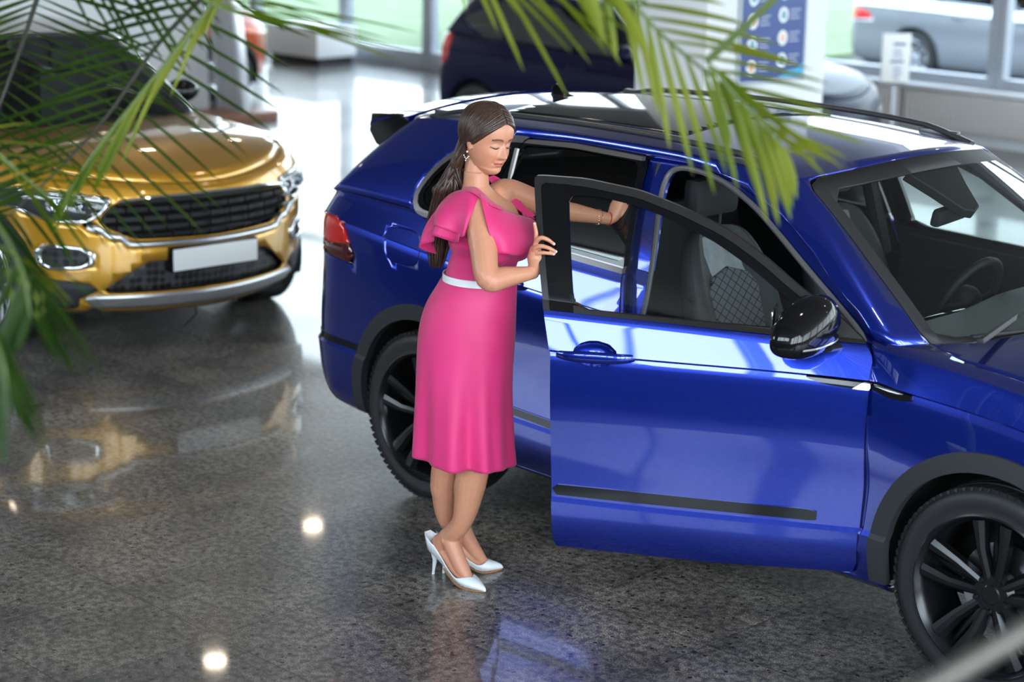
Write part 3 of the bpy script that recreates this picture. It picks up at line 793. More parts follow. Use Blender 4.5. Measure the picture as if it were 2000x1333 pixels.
    ant.prism([(-.09, zt-.01), (-.085, zt+.045), (-.06, zt+.066), (-.035, zt+.060), (.02, zt+.022), (.085, zt+.0), (.09, zt-.01)], 'y', -.012, .012)
    ant.ell((0, 0, zt), (.105, .036, .016)); ao = ant.build('antenna_fin', M['gloss'], car, bevel=.008); ao.location = (-.10, 0, .45); ao.scale = (.72, .8, .72)
    wheels = [wheel('wheel', x, s*.905, .356, s, car, phase=ph) for (x, s, ph) in ((0, -1, 1.62), (2.68, -1, 1.62), (0, 1, .3), (2.68, 1, .8))]
    # calipers
    # door blade emblem on fender
    fe = low.cut(lambda P: sd_poly(XZ(P), [(2.195, .978), (2.25, .974), (2.352, .957), (2.372, .948), (2.335, .933), (2.27, .932), (2.195, .950)], .004))
    e = fe.build('fender_emblem', M['gloss'], car, thick=.012, out=.010, yshift=1)
    fe.cut(lambda P: sd_poly(XZ(P), [(2.20, .973), (2.25, .969), (2.34, .953), (2.335, .947), (2.25, .955), (2.2, .962)], 0)).build('emblem_bar', M['satinsilver'], e, thick=.004, out=.013, yshift=1)
    interior(car)
    # wipers
    w = MB(); w.tube([(2.50, .05, 1.075), (2.46, -.25, 1.095), (2.37, -.60, 1.105)], .008); w.box(-.012, .012, -.33, .33, -.006, .012, .004, M=Matrix.Translation((2.385, -.40, 1.125)) @ Matrix.Rotation(math.radians(16), 4, 'Z') @ Matrix.Rotation(-.3, 4, 'Y'))
    w.build('wiper', M['dark'], car)
    w = MB(); w.tube([(2.46, .60, 1.085), (2.40, .35, 1.13), (2.36, .05, 1.155)], .008); w.tube([(2.40, .66, 1.12), (2.415, .30, 1.165), (2.40, -.05, 1.165)], .007)
    w.build('wiper', M['dark'], car)
    cw = MB(); V = []; 
    for k in range(21):
        y = -.74+1.48*k/20; x = float(np.interp(abs(y), [0, .4, .65, .76], [2.535, 2.49, 2.385, 2.28])); V += [(x-.05, y, 1.055), (x+.05, y, 1.045), (x+.05, y, 1.0), (x-.05, y, 1.0)]
    F = [[i*4+j, i*4+(j+1) % 4, (i+1)*4+(j+1) % 4, (i+1)*4+j] for i in range(20) for j in range(4)]
    cw.add(V, F); cw.build('cowl_panel', M['dark'], car)
    return car

SZ = [.2, .27, .37, .6, .82, .96, 1.06, 1.3, 1.5, 1.56, 1.6]
SW = [.84, .875, .9, .9, .912, .912, .87, .78, .68, .63, .55]

def door_handle(door, x, z, s, mat_='blue', y=.905):
    sg = 1 if s else -1
    h = MB(); pts = []; rad = []
    for t in np.linspace(-1, 1, 17):
        pts.append((x+t*.132, sg*(y+.026-.026*abs(t)**4), z-.010+.003*t)); rad.append((.007+.004*(1-t*t), .013+.008*(1-t*t)))
    h.tube(pts, rad, seg=12, up=(0, 0, 1)); h.build('door_handle', M[mat_], door, angle=60)
def bowl_cut(x, z): return lambda P: (np.hypot((P[:, 0]-x)/.078, (P[:, 2]-z)/.046)-1)*.05
def bowl(side, x, z, s, parent, mat_='blue'):
    near = side.cut(lambda P: np.where(np.abs(P[:, 1]) > .35, 1, -1)).cut(lambda P: .12-np.hypot(P[:, 0]-x, P[:, 2]-z)).refine(4)
    q = near.cut(lambda P: -bowl_cut(x, z)(P))
    def f(F):
        g = F.copy(); r = np.clip(np.hypot((F[:, 0]-x)/.078, (F[:, 2]-z)/.046), 0, 1); g[:, 1] += .030*(1-r**3.0); return g
    q = q.map(f)
    if s: q = q.mirror()
    q.build('handle_recess', M[mat_], parent, thick=.002, yshift=1)

def front_door(car, side, FD, FG, s):
    sg = 1 if s else -1
    mir = (lambda q: q.mirror()) if s else (lambda q: q)
    side_g = side.cut(lambda P: np.where(np.abs(P[:, 1]) > .35, 1, -1)).cut(lambda P: sd_poly(XZ(P), FD, .018))
    beltz = lambda P: P[:, 2]-np.interp(P[:, 0], [1.0, 1.06, 2.15, 2.2], [1.12, 1.118, 1.083, 1.08])
    lowp = side_g.cut(lambda P: -beltz(P)); up = side_g.cut(beltz)
    c, a = (2.17, sg*-.89 if False else sg*.89), 0
    door = mir(lowp.cut(bowl_cut(1.255, .985))).build('front_door', M['blue'], car, angle=14, thick=.03, inner=M['dark'], yshift=1)
    fr = up.cut(lambda P: -sd_poly(XZ(P), FG, .03))
    edge = lambda P: sd_poly(XZ(P), FD, .018)
    pil = fr.cut(lambda P: (1.168-.16*(P[:, 2]-1.12))-P[:, 0]-.0) ; rest = fr.cut(lambda P: -((1.168-.16*(P[:, 2]-1.12))-P[:, 0]))
    def belt(P): return np.minimum(beltz(P), np.interp(P[:, 0], [1.0, 2.2], [1.143, 1.110])-P[:, 2])
    mir(pil.cut(lambda P: edge(P)-.022)).build('pillar_cover', M['gloss'], door, thick=.02, out=.002, yshift=1)
    mir(rest.cut(lambda P: np.maximum(-(edge(P)-.024), belt(P)))).build('window_trim', M['satin'], door, thick=.02, out=.004, yshift=1)
    mir(pil.cut(lambda P: -(edge(P)-.022))).build('frame_cap', M['satin'], door, thick=.02, out=.004, yshift=1)
    mir(rest.cut(lambda P: np.minimum(edge(P)-.024, -belt(P)))).build('window_frame', M['gloss'], door, thick=.03, yshift=1)
    mir(side_g.cut(lambda P: sd_poly(XZ(P), FG, .03)+.002)).build('door_glass', M['glass_clear'], door, out=-.008, yshift=1)
    inner = side_g.cut(lambda P: sd_poly(XZ(P), [(1.15, .36), (1.14, 1.10), (2.12, 1.07), (2.13, .36)], .06))
    def push(f):
        g = f.copy(); g[:, 1] += .085*np.clip(1-0*(f[:, 2]), 0, 1); return g
    mir(inner.map(push)).build('door_card', M['dark'], door, thick=.03, yshift=1)
    zs = lambda x: .452
    st = side_g.cut(lambda P: np.minimum(np.minimum(P[:, 2]-.466, np.minimum(.506-P[:, 2], .506-.9*(P[:, 0]-2.0)*.3-P[:, 2])), edge(P)-.004)).cut(lambda P: 2.03-P[:, 0]+.0*(P[:, 2]))
    mir(st).build('sill_strip', M['gloss'], door, thick=.006, out=.006, yshift=1)
    door_handle(door, 1.255, .988, s); bowl(side, 1.255, .985, s, door)
    bl = side_g.cut(lambda P: sd_poly(XZ(P), [(1.955, .972), (2.05, .972), (2.182, .968), (2.182, .938), (2.06, .946), (1.99, .957)], .004))
    b = mir(bl).build('door_blade', M['gloss'], door, thick=.01, out=.012, yshift=1)
    mir(bl.cut(lambda P: (P[:, 0]-2.135)-(P[:, 2]-.95)*1.5)).build('blade_tip', M['satinsilver'], b, thick=.004, out=.016, yshift=1)
    # mirror
    mm = MB(); V = []; F = []
    # housing: rings along y (outwards)
    y0 = .885
    prof = [(0.0, 2.02, 1.12, .03, .04), (.012, 2.012, 1.145, .060, .074), (.05, 2.0, 1.155, .075, .100), (.10, 1.98, 1.155, .082, .106), (.155, 1.955, 1.145, .083, .096), (.20, 1.935, 1.132, .075, .076), (.232, 1.92, 1.122, .056, .05), (.248, 1.915, 1.118, .03, .024)]
    n = 32
    for (dy, cx, cz, rx, rz) in prof:
        for k in range(n):
            a_ = 2*PI*k/n; ca, sa = math.cos(a_), math.sin(a_)
            ex = abs(ca)**.85*math.copysign(1, ca); ez = abs(sa)**.85*math.copysign(1, sa)
            if sa < 0: ez *= .86
            x = cx+ex*rx*(1.0 if ca > 0 else .95); z = cz+ez*rz
            V.append((x, sg*(y0+dy), z))
    for i in range(len(prof)-1):
        for k in range(n): F.append([i*n+k, i*n+(k+1) % n, (i+1)*n+(k+1) % n, (i+1)*n+k])
    F.append(list(range(n))); F.append(list(range((len(prof)-1)*n, len(prof)*n)))
    mm.add(V, F)
    mo = mm.build('side_mirror', M['gloss'], door, angle=50)
    lo = MB(); lo.tube([(2.04, sg*.85, 1.065), (2.03, sg*.90, 1.075), (2.01, sg*.97, 1.085)], [(.045, .02), (.05, .018), (.05, .015)], seg=14, up=(0, 0, 1)); lo.build('mirror_arm', M['satin'], mo)
    ind = MB(); P_ = []
    for (dy, cx, cz, rx, rz) in prof[1:7]:
        z_ = 1.106; P_.append((cx+rx*max(0, 1-(abs(z_-cz)/(rz*.86))**2.2)**.45+.001, sg*(y0+dy), z_))
    ind.tube(catmull(P_, 4), .0035, seg=6); ind.build('turn_indicator', M['lampwhite'], mo)
    gl = MB(); gl.box(1.862, 1.868, sg*(y0+.03), sg*(y0+.19), 1.10, 1.215, .002); gl.build('mirror_glass', M['chrome'], mo)
    if not s:
        th = math.radians(31); hx, hy = 2.17, -.89
        T = Matrix.Translation((hx, hy, 0)) @ Matrix.Rotation(th, 4, 'Z') @ Matrix.Translation((-hx, -hy, 0))
        door.matrix_local = T
    return door

def seat(car, x, y, name='front_seat'):
    e = MB()
    # squab
    def slab(secs, mat_, nm, parent):
        m = MB(); V = []; n = len(secs[0])
        for s_ in secs: V += s_
        F = [[i*n+k, i*n+(k+1) % n, (i+1)*n+(k+1) % n, (i+1)*n+k] for i in range(len(secs)-1) for k in range(n)]+[list(range(n)), list(range((len(secs)-1)*n, len(secs)*n))]
        m.add(V, F); o = m.build(nm, mat_, parent, angle=50); sb = o.modifiers.new('smooth', 'SUBSURF'); sb.levels = 2; sb.render_levels = 2; return o
    def ring(cx, cz, w, d, tilt):
        # cross-section across the backrest: bolsters forward
        pts = [(-w, 0), (-w*.98, d*.9), (-w*.78, d*1.15), (-w*.62, d*.55), (0, d*.42), (w*.62, d*.55), (w*.78, d*1.15), (w*.98, d*.9), (w, 0), (w*.9, -d*.6), (0, -d*.8), (-w*.9, -d*.6)]
        return [(x+cx+b*math.cos(tilt), y+a, cz+b*math.sin(tilt)) for a, b in pts]
    back = [ring(-.02, .58, .20, .05, .3), ring(-.03, .62, .25, .07, .3), ring(-.09, .80, .26, .075, .3), ring(-.16, 1.00, .25, .07, .3), ring(-.215, 1.14, .19, .055, .3), ring(-.235, 1.195, .12, .035, .3)]
    b = slab(back, M['dark'], name, car)
    # facing panels
    def panel(pts, nm, mt, off):
        V = []; 
        m = MB(); n = len(pts)
        def P(a, z, o): 
            cxx = float(np.interp(z, [.62, .80, 1.0, 1.14, 1.2], [-.03, -.09, -.16, -.215, -.24])); dd = float(np.interp(z, [.62, .8, 1.0, 1.14, 1.2], [.036, .038, .036, .030, .02]))
            return (x+cxx+dd+o, y+a, z)
        for o_ in (off, off-.02): V += [P(a, z, o_) for a, z in pts]
        F = [list(range(n)), list(range(2*n-1, n-1, -1))]+[[i, (i+1) % n, n+(i+1) % n, n+i] for i in range(n)]
        m.add(V, F); o = m.build(nm, mt, b, bevel=.004); return o
    panel([(-.115, 1.165), (.115, 1.165), (.155, 1.10), (.165, .95), (.16, .66), (-.16, .66), (-.165, .95), (-.155, 1.10)], 'backrest_panel', M['suede'], .010)
    panel([(-.105, 1.02), (0, 1.05), (.105, 1.02), (.145, .97), (.125, .66), (-.125, .66), (-.145, .97)], 'quilted_panel', M['quilt'], .017)
    hb = MB(); hb.box(x-.27, x-.19, y-.13, y+.13, 1.235, 1.39, .035); 
    for a in (-.06, .06): hb.tube([(x-.235, y+a, 1.16), (x-.235, y+a, 1.25)], .007)
    hb.build('headrest', M['dark'], b)
    cu = MB(); cu.box(x-.05, x+.46, y-.25, y+.25, .46, .60, .05); cu.build('seat_cushion', M['dark'], b)
    return b

def interior(car):
    for sy in (-.37, .37):
        q = seat(car, 1.28, sy); q.location = (0, 0, .06)
    rb = MB(); rb.box(.38, .56, -.62, .62, .62, 1.20, .06, M=Matrix.Translation((.47, 0, .6)) @ Matrix.Rotation(-.28, 4, 'Y') @ Matrix.Translation((-.47, 0, -.6)))
    rb.box(.5, 1.0, -.62, .62, .45, .62, .05); rb.build('rear_bench', M['dark'], car)
    fl = MB(); fl.box(.3, 2.3, -.72, .72, .30, .36); fl.box(1.0, 2.2, -.12, .12, .36, .66, .03); fl.box(-.7, .35, -.6, .6, .62, .68); fl.build('cabin_floor', M['dark'], car)
    # dashboard
    d = MB(); V = []; rows = []
    for k in range(25):
        y = -.72+1.44*k/24; hump = .03*math.exp(-((y-.37)/.2)**2)
        xb = float(np.interp(abs(y), [0, .4, .65, .76], [2.46, 2.42, 2.32, 2.22]))
        rows.append([(xb, y, 1.035), (2.20, y, 1.045+hump*.6), (1.98, y, 1.035+hump), (1.90, y, 1.0+hump), (1.87, y, .93), (1.93, y, .86), (1.99, y, .62), (2.2, y, .55)])
    n = 8
    V = [p for r in rows for p in r]; F = [[i*n+j, i*n+j+1, (i+1)*n+j+1, (i+1)*n+j] for i in range(24) for j in range(n-1)]
    d.add(V, F); da = d.build('dashboard', M['dash'], car, angle=60)
    sc = MB(); sc.box(1.86, 1.885, -.14, .14, .88, 1.0, .006); sc.build('touch_screen', M['gloss'], da)
    vt = MB()
    for (y0, y1) in ((-.62, -.45), (.50, .62)): vt.box(1.865, 1.88, y0, y1, .93, .97, .004)
    vt.build('air_vent', M['satinsilver'], da)
    # steering wheel
    s = MB(); cx, cy, cz = 1.74, .37, .97
    Rm = Matrix.Translation((cx, cy, cz)) @ Matrix.Rotation(math.radians(-65), 4, 'Y')
    pts = [tuple(Rm @ Vector((.185*math.cos(a), .185*math.sin(a), 0))) for a in np.linspace(0, 2*PI, 41)]
    s.tube(pts, .016, seg=10, cap=False)
    for a in (0, PI/2, -PI/2): pass
    for (a, w) in ((PI/2, .022), (-PI/2, .022), (PI, .03)):
        p1 = Rm @ Vector((.175*math.cos(a), .175*math.sin(a), 0)); p0 = Rm @ Vector((.03*math.cos(a), .03*math.sin(a), -.02)); s.tube([tuple(p0), tuple(p1)], w*.6, seg=8)
    s.ell((cx, cy, cz-.0), (.055, .07, .06)); s.tube([(cx, cy, cz), (1.92, cy, .90)], .03)
    s.build('steering_wheel', M['dark'], car, angle=50)
    # mirror and sensor housing
    m = MB(); m.box(-.018, .018, -.12, .12, -.033, .033, .016, M=Matrix.Translation((1.87, .0, 1.375)) @ Matrix.Rotation(.2, 4, 'Y') @ Matrix.Rotation(.12, 4, 'Z')); m.tube([(1.88, 0, 1.39), (1.90, 0, 1.44)], .014)
    m.build('interior_mirror', M['dark'], car)
    m = MB(); m.prism([(1.79, .16), (1.79, -.16), (1.90, -.10), (2.01, -.05), (2.03, 0), (2.01, .05), (1.90, .10)], 'z', -.02, .02)
    o = m.build('sensor_housing', M['dark'], car, bevel=.006); o.matrix_local = Matrix.Translation((1.87, 0, 1.452)) @ Matrix.Rotation(math.radians(34), 4, 'Y') @ Matrix.Translation((-1.91, 0, 0))
    # sun visors and grab handles, inner pillars
    p = MB()
    for sy in (-1, 1):
        p.tube([(2.17, sy*.71, 1.04), (1.90, sy*.645, 1.27), (1.62, sy*.555, 1.46)], .025, seg=8); p.tube([(1.05, sy*.80, 1.0), (1.03, sy*.70, 1.30), (1.0, sy*.60, 1.50)], (.035, ) if False else .035, seg=8)
    p.build('pillar_trim', M['dark'], car)
    v = MB()
    for sy in (-1, 1): v.box(1.48, 1.62, sy*.33-.16, sy*.33+.16, 1.475, 1.488, .005)
    v.build('sun_visor', M['dark'], car)
# ---------------------------------------------------------------- the other cars
def gcar(name, label, loc, rz, P):
    """a complete car from its main dimensions; returns root and shell surfaces"""
    car = empty(name, loc, rz, label, 'car')
    wb, hw, H, fo, ro = P['wb'], P['hw'], P['H'], P['fo'], P['ro']; bz, nz = P['belt'], P['nose']; r = P['r']
    cx, cz = P['cowl']; xa, xf = -ro, wb+fo; paint = M[P['paint']]
    B = K(xa, bz+.07, 0, bz+.06, wb*.5, bz+.02, cx-.30, bz, cx+.1, bz-.02, wb+fo*.4, (bz+nz)/2+.03, xf, nz)
    W_ = lambda v, nd=.10: K(xa, v-.05, 0, v, wb*.5, v, wb, v-.005, wb+fo*.5, v-.04, xf, v-nd)
    zl = lambda main, nose: K(xa, main+.03, 0, main+.01, wb*.5, main, wb, main*.6+nose*.4, xf, nose)
    f = (nz-.25)
    lev = [(zl(.20, .20), W_(hw-.11), -ro+.16, .1, xf-.12, P['bf'], .12, .2, False, 2),
           (zl(.27, .26), W_(hw-.035), -ro+.06, .1, xf-.05, P['bf'], .14, .2, False, 3),
           (zl(.42, .25+.25*f), W_(hw-.01), -ro+.01, .1, xf-.01, P['bf'], .16, .22, False, 4),
           (zl(.62, .25+.55*f), W_(hw-.008), -ro, .1, xf, P['bf'], .16, .22, False, 4),
           (zl(.78, .25+.80*f), W_(hw), -ro+.03, .1, xf-.01, P['bf'], .16, .22, False, 4),
           (lambda x: B(x)-.125, W_(hw-.008), -ro+.05, .08, xf-.02, P['bf'], .16, .22, True, 2),
           (lambda x: B(x)-.11, W_(hw), -ro+.055, .08, xf-.025, P['bf'], .16, .22, True, 4),
           (lambda x: B(x)-.025, W_(hw-.045), -ro+.07, .07, xf-.05, P['bf']+.01, .15, .24, False, 2),
           (B, W_(hw-.07, .16), -ro+.08, .07, xf-.09, P['bf']+.02, .12, .26, False, 1)]
    xr, xw = P['roof']
    z1 = K(xr, H-.09, (xr*2+xw)/3, H-.055, (xr+xw*2)/3, H-.06, xw, H-.11)
    w1 = K(xr, hw-.30, 0, hw-.27, wb*.5, hw-.265, xw, hw-.30)
    sh = shell(dict(levels=lev, green0=(lambda x: B(x), lambda x: W_(hw-.073, .16)(x), -ro+.085, .07, cx, P.get('cb', .26)), green1=(z1, w1, xr, .08, xw, .1, .05),
                    hoodz=B, hoodc=K(cx-.4, .0, cx, .04, wb+fo*.4, .05, xf, .02), hoodw=W_(hw-.07, .16), hoodcx=wb, nS=70, roofc=.5))
    low, green, roof, hood = sh['low'], sh['green'], sh['roof'], sh['hood']
    R = r+.055
    arch = lambda Q: np.where(np.abs(Q[:, 1]) > .45, np.minimum(np.where(Q[:, 2] > r, np.hypot(Q[:, 0], Q[:, 2]-r), np.abs(Q[:, 0]))-R, np.where(Q[:, 2] > r, np.hypot(Q[:, 0]-wb, Q[:, 2]-r), np.abs(Q[:, 0]-wb))-R), 1)
    zb = lambda x: float(B(x))+.015
    win = P.get('win') or [(cx-.38, zb(cx-.4)), (xw+.03, H-.165), (wb*.5, H-.125), (xr+.42, H-.145), (xr+.02, bz+.21), (.0, bz+.085)]
    def WIN(d=0): return lambda Q: np.where(np.abs(Q[:, 1]) > .3, sd_poly(XZ(Q), win, .04)-d, -1)
    def ws(Q, d=0):
        x, y, z = Q[:, 0], np.abs(Q[:, 1]), Q[:, 2]
        e = np.interp(z, [cz, H-.1], [hw-.15, hw-.33]); lx = cx+.02-.26*(y/(hw-.1))**2
        return np.minimum(e-y, np.minimum((lx-x)*.6+.02, (x-(xw+.02-.1*(y/(hw-.3))**2))*.7))-d
    def rw(Q, d=0):
        return np.minimum(np.minimum(hw-.22-.35*(Q[:, 2]-bz)-np.abs(Q[:, 1]), Q[:, 2]-bz-.10), np.minimum(H-.16-Q[:, 2], xr+.12-Q[:, 0]))-d
    two = P.get('pillarpaint'); body = low if two else low+green
    body = body.cut(arch).cut(lambda Q: -WIN()(Q)).cut(lambda Q: -ws(Q)).cut(lambda Q: -rw(Q))
    xsm = P['seams']
    for q in xsm: body = body.cut(lambda Q, q=q: np.where((np.abs(Q[:, 1]) > .4) & (Q[:, 2] > .3), np.abs(Q[:, 0]-q-.03*np.sin(Q[:, 2]*3))-.003, 1))
    holes = P.get('holes', [])
    for fn in holes: body = body.cut(lambda Q, fn=fn: -fn(Q))
    if two:
        gb_ = green.cut(lambda Q: -WIN()(Q)).cut(lambda Q: -ws(Q)).cut(lambda Q: -rw(Q)); (gb_+gb_.mirror()).build('pillars', M[two], car, thick=.02, inner=M['dark'], centre=(wb/2, 0, .6))
    hd = hood.cut(lambda Q: Q[:, 0]-(cx-.04-.28*(np.abs(Q[:, 1])/(hw-.1))**2))
    hline = lambda Q: (np.interp(Q[:, 0], [cx-.3, cx, wb, xf-.2, xf], [hw-.16, hw-.13, hw-.15, hw-.24, hw-.3])-np.abs(Q[:, 1]))
    fend = hd.cut(lambda Q: -hline(Q)-.003); bon = hd.cut(lambda Q: hline(Q)-.003)
    cen = (wb/2, 0, .6)
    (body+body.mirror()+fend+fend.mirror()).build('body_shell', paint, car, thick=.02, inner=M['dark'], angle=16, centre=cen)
    (roof+roof.mirror()).build('roof_panel', M[P.get('roofpaint', P['paint'])], car, thick=.02, inner=M['dark'], centre=cen)
    (bon+bon.mirror()).build('bonnet', paint, car, thick=.02, inner=M['dark'], centre=(wb, 0, .3))
    g = green+low
    for s in (0, 1):
        q = g.cut(WIN(.004)).map(lambda f: f*np.array([1, .995, 1])); q = q.mirror() if s else q
        q.build('side_glass', M['glass_dark'], car, centre=cen)
        dv = MB(); sg = 1 if s else -1
        for xx in P['pillars']:
            za, zc = float(B(xx))+.01, H-.13; ya, yc = hw-.066, hw-.255
            dv.tube([(xx, sg*ya, za), (xx-.02, sg*(ya+yc)/2+sg*.012, (za+zc)/2), (xx-.04, sg*yc, zc)], [(.03, .006)]*3, seg=8, up=(0, 1, 0))
        dv.build('window_pillars', M['gloss'], car)
        m = MB(); mx = P.get('mirx', cx-.42); m.ell((mx, sg*(hw+.08), bz+.075), (.085, .12, .075)); m.tube([(mx+.02, sg*(hw-.07), bz+.01), (mx, sg*(hw+.06), bz+.04)], .03)
        m.build('side_mirror', M[P.get('mirror', P['paint'])], car)
        for xx in P['handles']:
            h = MB(); h.tube([(xx-.10, sg*(hw-.005), bz-.09), (xx-.06, sg*(hw+.025), bz-.09), (xx+.06, sg*(hw+.025), bz-.092), (xx+.10, sg*(hw-.005), bz-.094)], [(.008, .013)]*4, seg=8, up=(0, 0, 1)); h.build('door_handle', paint, car)
    w = g.cut(lambda Q: ws(Q, .003)); w = w+w.mirror(); w.build('windscreen', M['glass_front'], car, centre=cen)
    w = green.cut(lambda Q: rw(Q, .003)); w = w+w.mirror()
    if w.F: w.build('rear_window', M['glass_dark'], car, centre=cen)
    ub = MB(); ub.box(-ro+.2, xf-.25, -hw+.3, hw-.3, .18, .34, .03); ub.box(R+.03, wb-R-.03, -hw+.1, hw-.1, .18, .30, .02); ub.box(-ro+.25, cx-.2, -hw+.15, hw-.15, .62, .66); ub.build('underbody', M['liner'], car)
    sd = MB()
    for x, y in ((wb*.55, .36), (wb*.55, -.36), (wb*.18, .3), (wb*.18, -.3)):
        sd.box(x-.28, x-.14, y-.24, y+.24, .6, bz+.22, .05); sd.box(x-.28, x+.25, y-.24, y+.24, .5, .66, .04); sd.box(x-.27, x-.2, y-.12, y+.12, bz+.22, bz+.36, .03)
    sd.box(cx-.62, cx-.1, -hw+.16, hw-.16, .7, bz-.03, .06); sd.build('cabin_seats', M['dark'], car)
    for xw_ in (0, wb):
        for s in (-1, 1):
            m = MB(); n = 24; A = [(R*1.01*math.cos(a), R*1.01*math.sin(a)) for a in np.linspace(-.3, PI+.3, n)]
            V = [(xw_+a, s*(hw-.04), r+b) for a, b in A]+[(xw_+a, s*(hw-.33), r+b) for a, b in A]+[(xw_, s*(hw-.33), r)]
            m.add(V, [[i, i+1, n+i+1, n+i] for i in range(n-1)]+[[n+i, n+i+1, 2*n] for i in range(n-1)]); m.build('arch_liner', M['liner'], car)
            wheel('wheel', xw_, s*(hw-.015), r, s, car, P.get('spokes', 'ten'), P.get('rim', 'alloy'), rimr=r-.1, w=.215)
    if P.get('clad'):
        for xw_ in (0, wb):
            def fcl(Q): 
                d = np.where(Q[:, 2] > r, np.hypot(Q[:, 0]-xw_, Q[:, 2]-r), np.abs(Q[:, 0]-xw_)); return np.minimum(np.minimum(R+.045-d, d-R+.02), np.where(np.abs(Q[:, 1]) > .45, 1, -1))
            q = low.cut(fcl).cut(lambda Q: Q[:, 2]-.28); q.build('arch_cladding', M['plastic'], car, thick=.03, out=.01, yshift=1); q.mirror().build('arch_cladding', M['plastic'], car, thick=.03, out=.01, yshift=1)
    return car, low, green, sh, cen

def front_cut(poly, rr=.01, d=0, xmin=2.6):
    return lambda Q: np.where(Q[:, 0] > xmin, sd_poly(np.stack([np.abs(Q[:, 1]), Q[:, 2]], 1), poly, rr)-d, -1)
def both(q): return q+q.mirror()

def yellow_car():
    yaw = math.radians(-3.76)
    HL = [(.515, .843), (.64, .862), (.80, .872), (.95, .885), (.965, .84), (.90, .775), (.82, .725), (.66, .705), (.60, .735), (.54, .79)]
    GR = [(-.02, .838), (.33, .833), (.505, .812), (.56, .77), (.595, .728), (.57, .690), (.43, .622), (-.02, .612)]
    CH = [(-.02, .608), (.432, .616), (.572, .686), (.63, .722), (.69, .705), (.615, .665), (.455, .584), (-.02, .576)]
    FG = [(.595, .525), (.645, .585), (.80, .600), (.835, .575), (.835, .480), (.80, .458), (.645, .468)]
    LO = [(-.02, .505), (.36, .50), (.42, .470), (.585, .345), (.56, .325), (-.02, .325)]
    SK = [(-.02, .318), (.56, .318), (.66, .315), (.60, .245), (-.02, .235)]
    CL = [(.60, .385), (.70, .40), (1.0, .42), (1.0, .24), (.66, .24), (.68, .32), (.59, .33)]
    P = dict(wb=2.59, hw=.91, H=1.56, fo=.83, ro=.81, belt=1.04, nose=.868, r=.33, paint='yellow', cowl=(2.20, 1.07), bf=.36, roof=(-.42, 1.34), roofpaint='blackpaint', pillarpaint='blackpaint', mirror='gloss', mirx=1.50, cb=.30,
             seams=[.52, 1.36, 2.16], pillars=[.33, 1.2], handles=[.62, 1.48], spokes='ten', clad=True,
             holes=[front_cut(p_, .008) for p_ in (HL, GR, CH, FG, LO, SK, CL)])
    n = np.array([math.cos(yaw), math.sin(yaw)])
    car, low, green, sh, cen = gcar('yellow_crossover', 'golden yellow crossover with black roof, blank white number plate and black grille', (-6.043, .204, 0), yaw, P)
    c2 = (2.2, 0, .6)
    for s in (0, 1):
        q = low.cut(front_cut(HL, .01, .003)); q = q.mirror() if s else q; sg = 1 if s else -1
        hb = q.map(lambda f: f-np.array([.05, 0, 0])).build('headlamp', M['dark'], car, centre=c2)
        q.build('lens_cover', M['lens'], hb, centre=c2)
        rim_ = low.cut(front_cut(HL, .01, .003)).cut(lambda Q: -front_cut(HL, .01, .016)(Q)); rim_ = rim_.mirror() if s else rim_; rim_.build('chrome_edge', M['chrome'], hb, thick=.006, out=.002, centre=c2)
        for (yy, zz, rr) in ((.62, .79, .035), (.75, .80, .042)):
            m = MB(); xx = 3.37-.36*(yy/.9)**2.2; m.lathe([(xx-.06, .004), (xx-.05, rr*.6), (xx-.02, rr), (xx-.012, rr), (xx-.012, rr+.008), (xx-.06, rr+.008)], seg=28, axis='z')
            o = m.build('reflector_bowl', M['chrome'], hb); 
            o.data.transform(Matrix(((0, 0, 1, 0), (1, 0, 0, sg*yy), (0, 1, 0, zz), (0, 0, 0, 1))))
        b_ = MB(); b_.tube([(3.37-.36*(y/.9)**2.2, sg*y, z) for y, z in ((.54, .822), (.66, .838), (.80, .846), (.90, .85))], .011); b_.build('light_bar', M['lampwhite'], hb)
        # fog frame
        fr = low.cut(front_cut(FG, .015, .0)).cut(lambda Q: -front_cut(FG, .012, .020)(Q)); fr = fr.mirror() if s else fr
        fo_ = fr.build('fog_lamp_frame', M['chrome'], car, thick=.02, out=.008, centre=c2)
        fi = low.cut(front_cut(FG, .01, .016)).map(lambda f: f-np.array([.03, 0, 0])); fi = fi.mirror() if s else fi; fi.build('fog_lamp', M['grid'], fo_, centre=c2)
        cl = low.cut(front_cut(CL, .01)); cl = cl.mirror() if s else cl; cl.build('bumper_cladding', M['plastic'], car, thick=.02, out=.004, centre=c2)
    both(low.cut(front_cut(GR, .01)).map(lambda f: f-np.array([.045, 0, 0]))).build('grille', M['dark'], car, thick=.01, centre=c2)
    gb = MB()
    for z, hh in ((.800, .011), (.752, .012), (.703, .012), (.655, .012)):
        ymax = float(np.interp(z, [.612, .69, .73, .812, .838], [.40, .56, .585, .50, .33]))
        ys = np.linspace(-ymax, ymax, 31); gb.tube([(3.405-.36*(abs(y)/.9)**2.2-.012, y, z) for y in ys], [(.016, hh*1.0)]*31, seg=8, up=(0, 0, 1))
        for y in np.linspace(-ymax*.9, ymax*.9, 9):
            gb.box(-.006, .006, -.003, .003, -.022, .012, .001, M=Matrix.Translation((3.385-.36*(abs(y)/.9)**2.2, y, z-.018)))
    gb.build('grille_bars', M['gloss'], car)
    both(low.cut(front_cut(CH, .004))).build('chrome_strip', M['satinsilver'], car, thick=.012, out=.012, centre=c2)
    tp = MB(); ys = np.linspace(-.51, .51, 25); tp.tube([(3.415-.36*(abs(y)/.9)**2.2-.004, y, float(np.interp(abs(y), [0, .33, .51], [.846, .842, .824]))) for y in ys], .007, seg=8); tp.build('upper_chrome_line', M['chrome'], car)
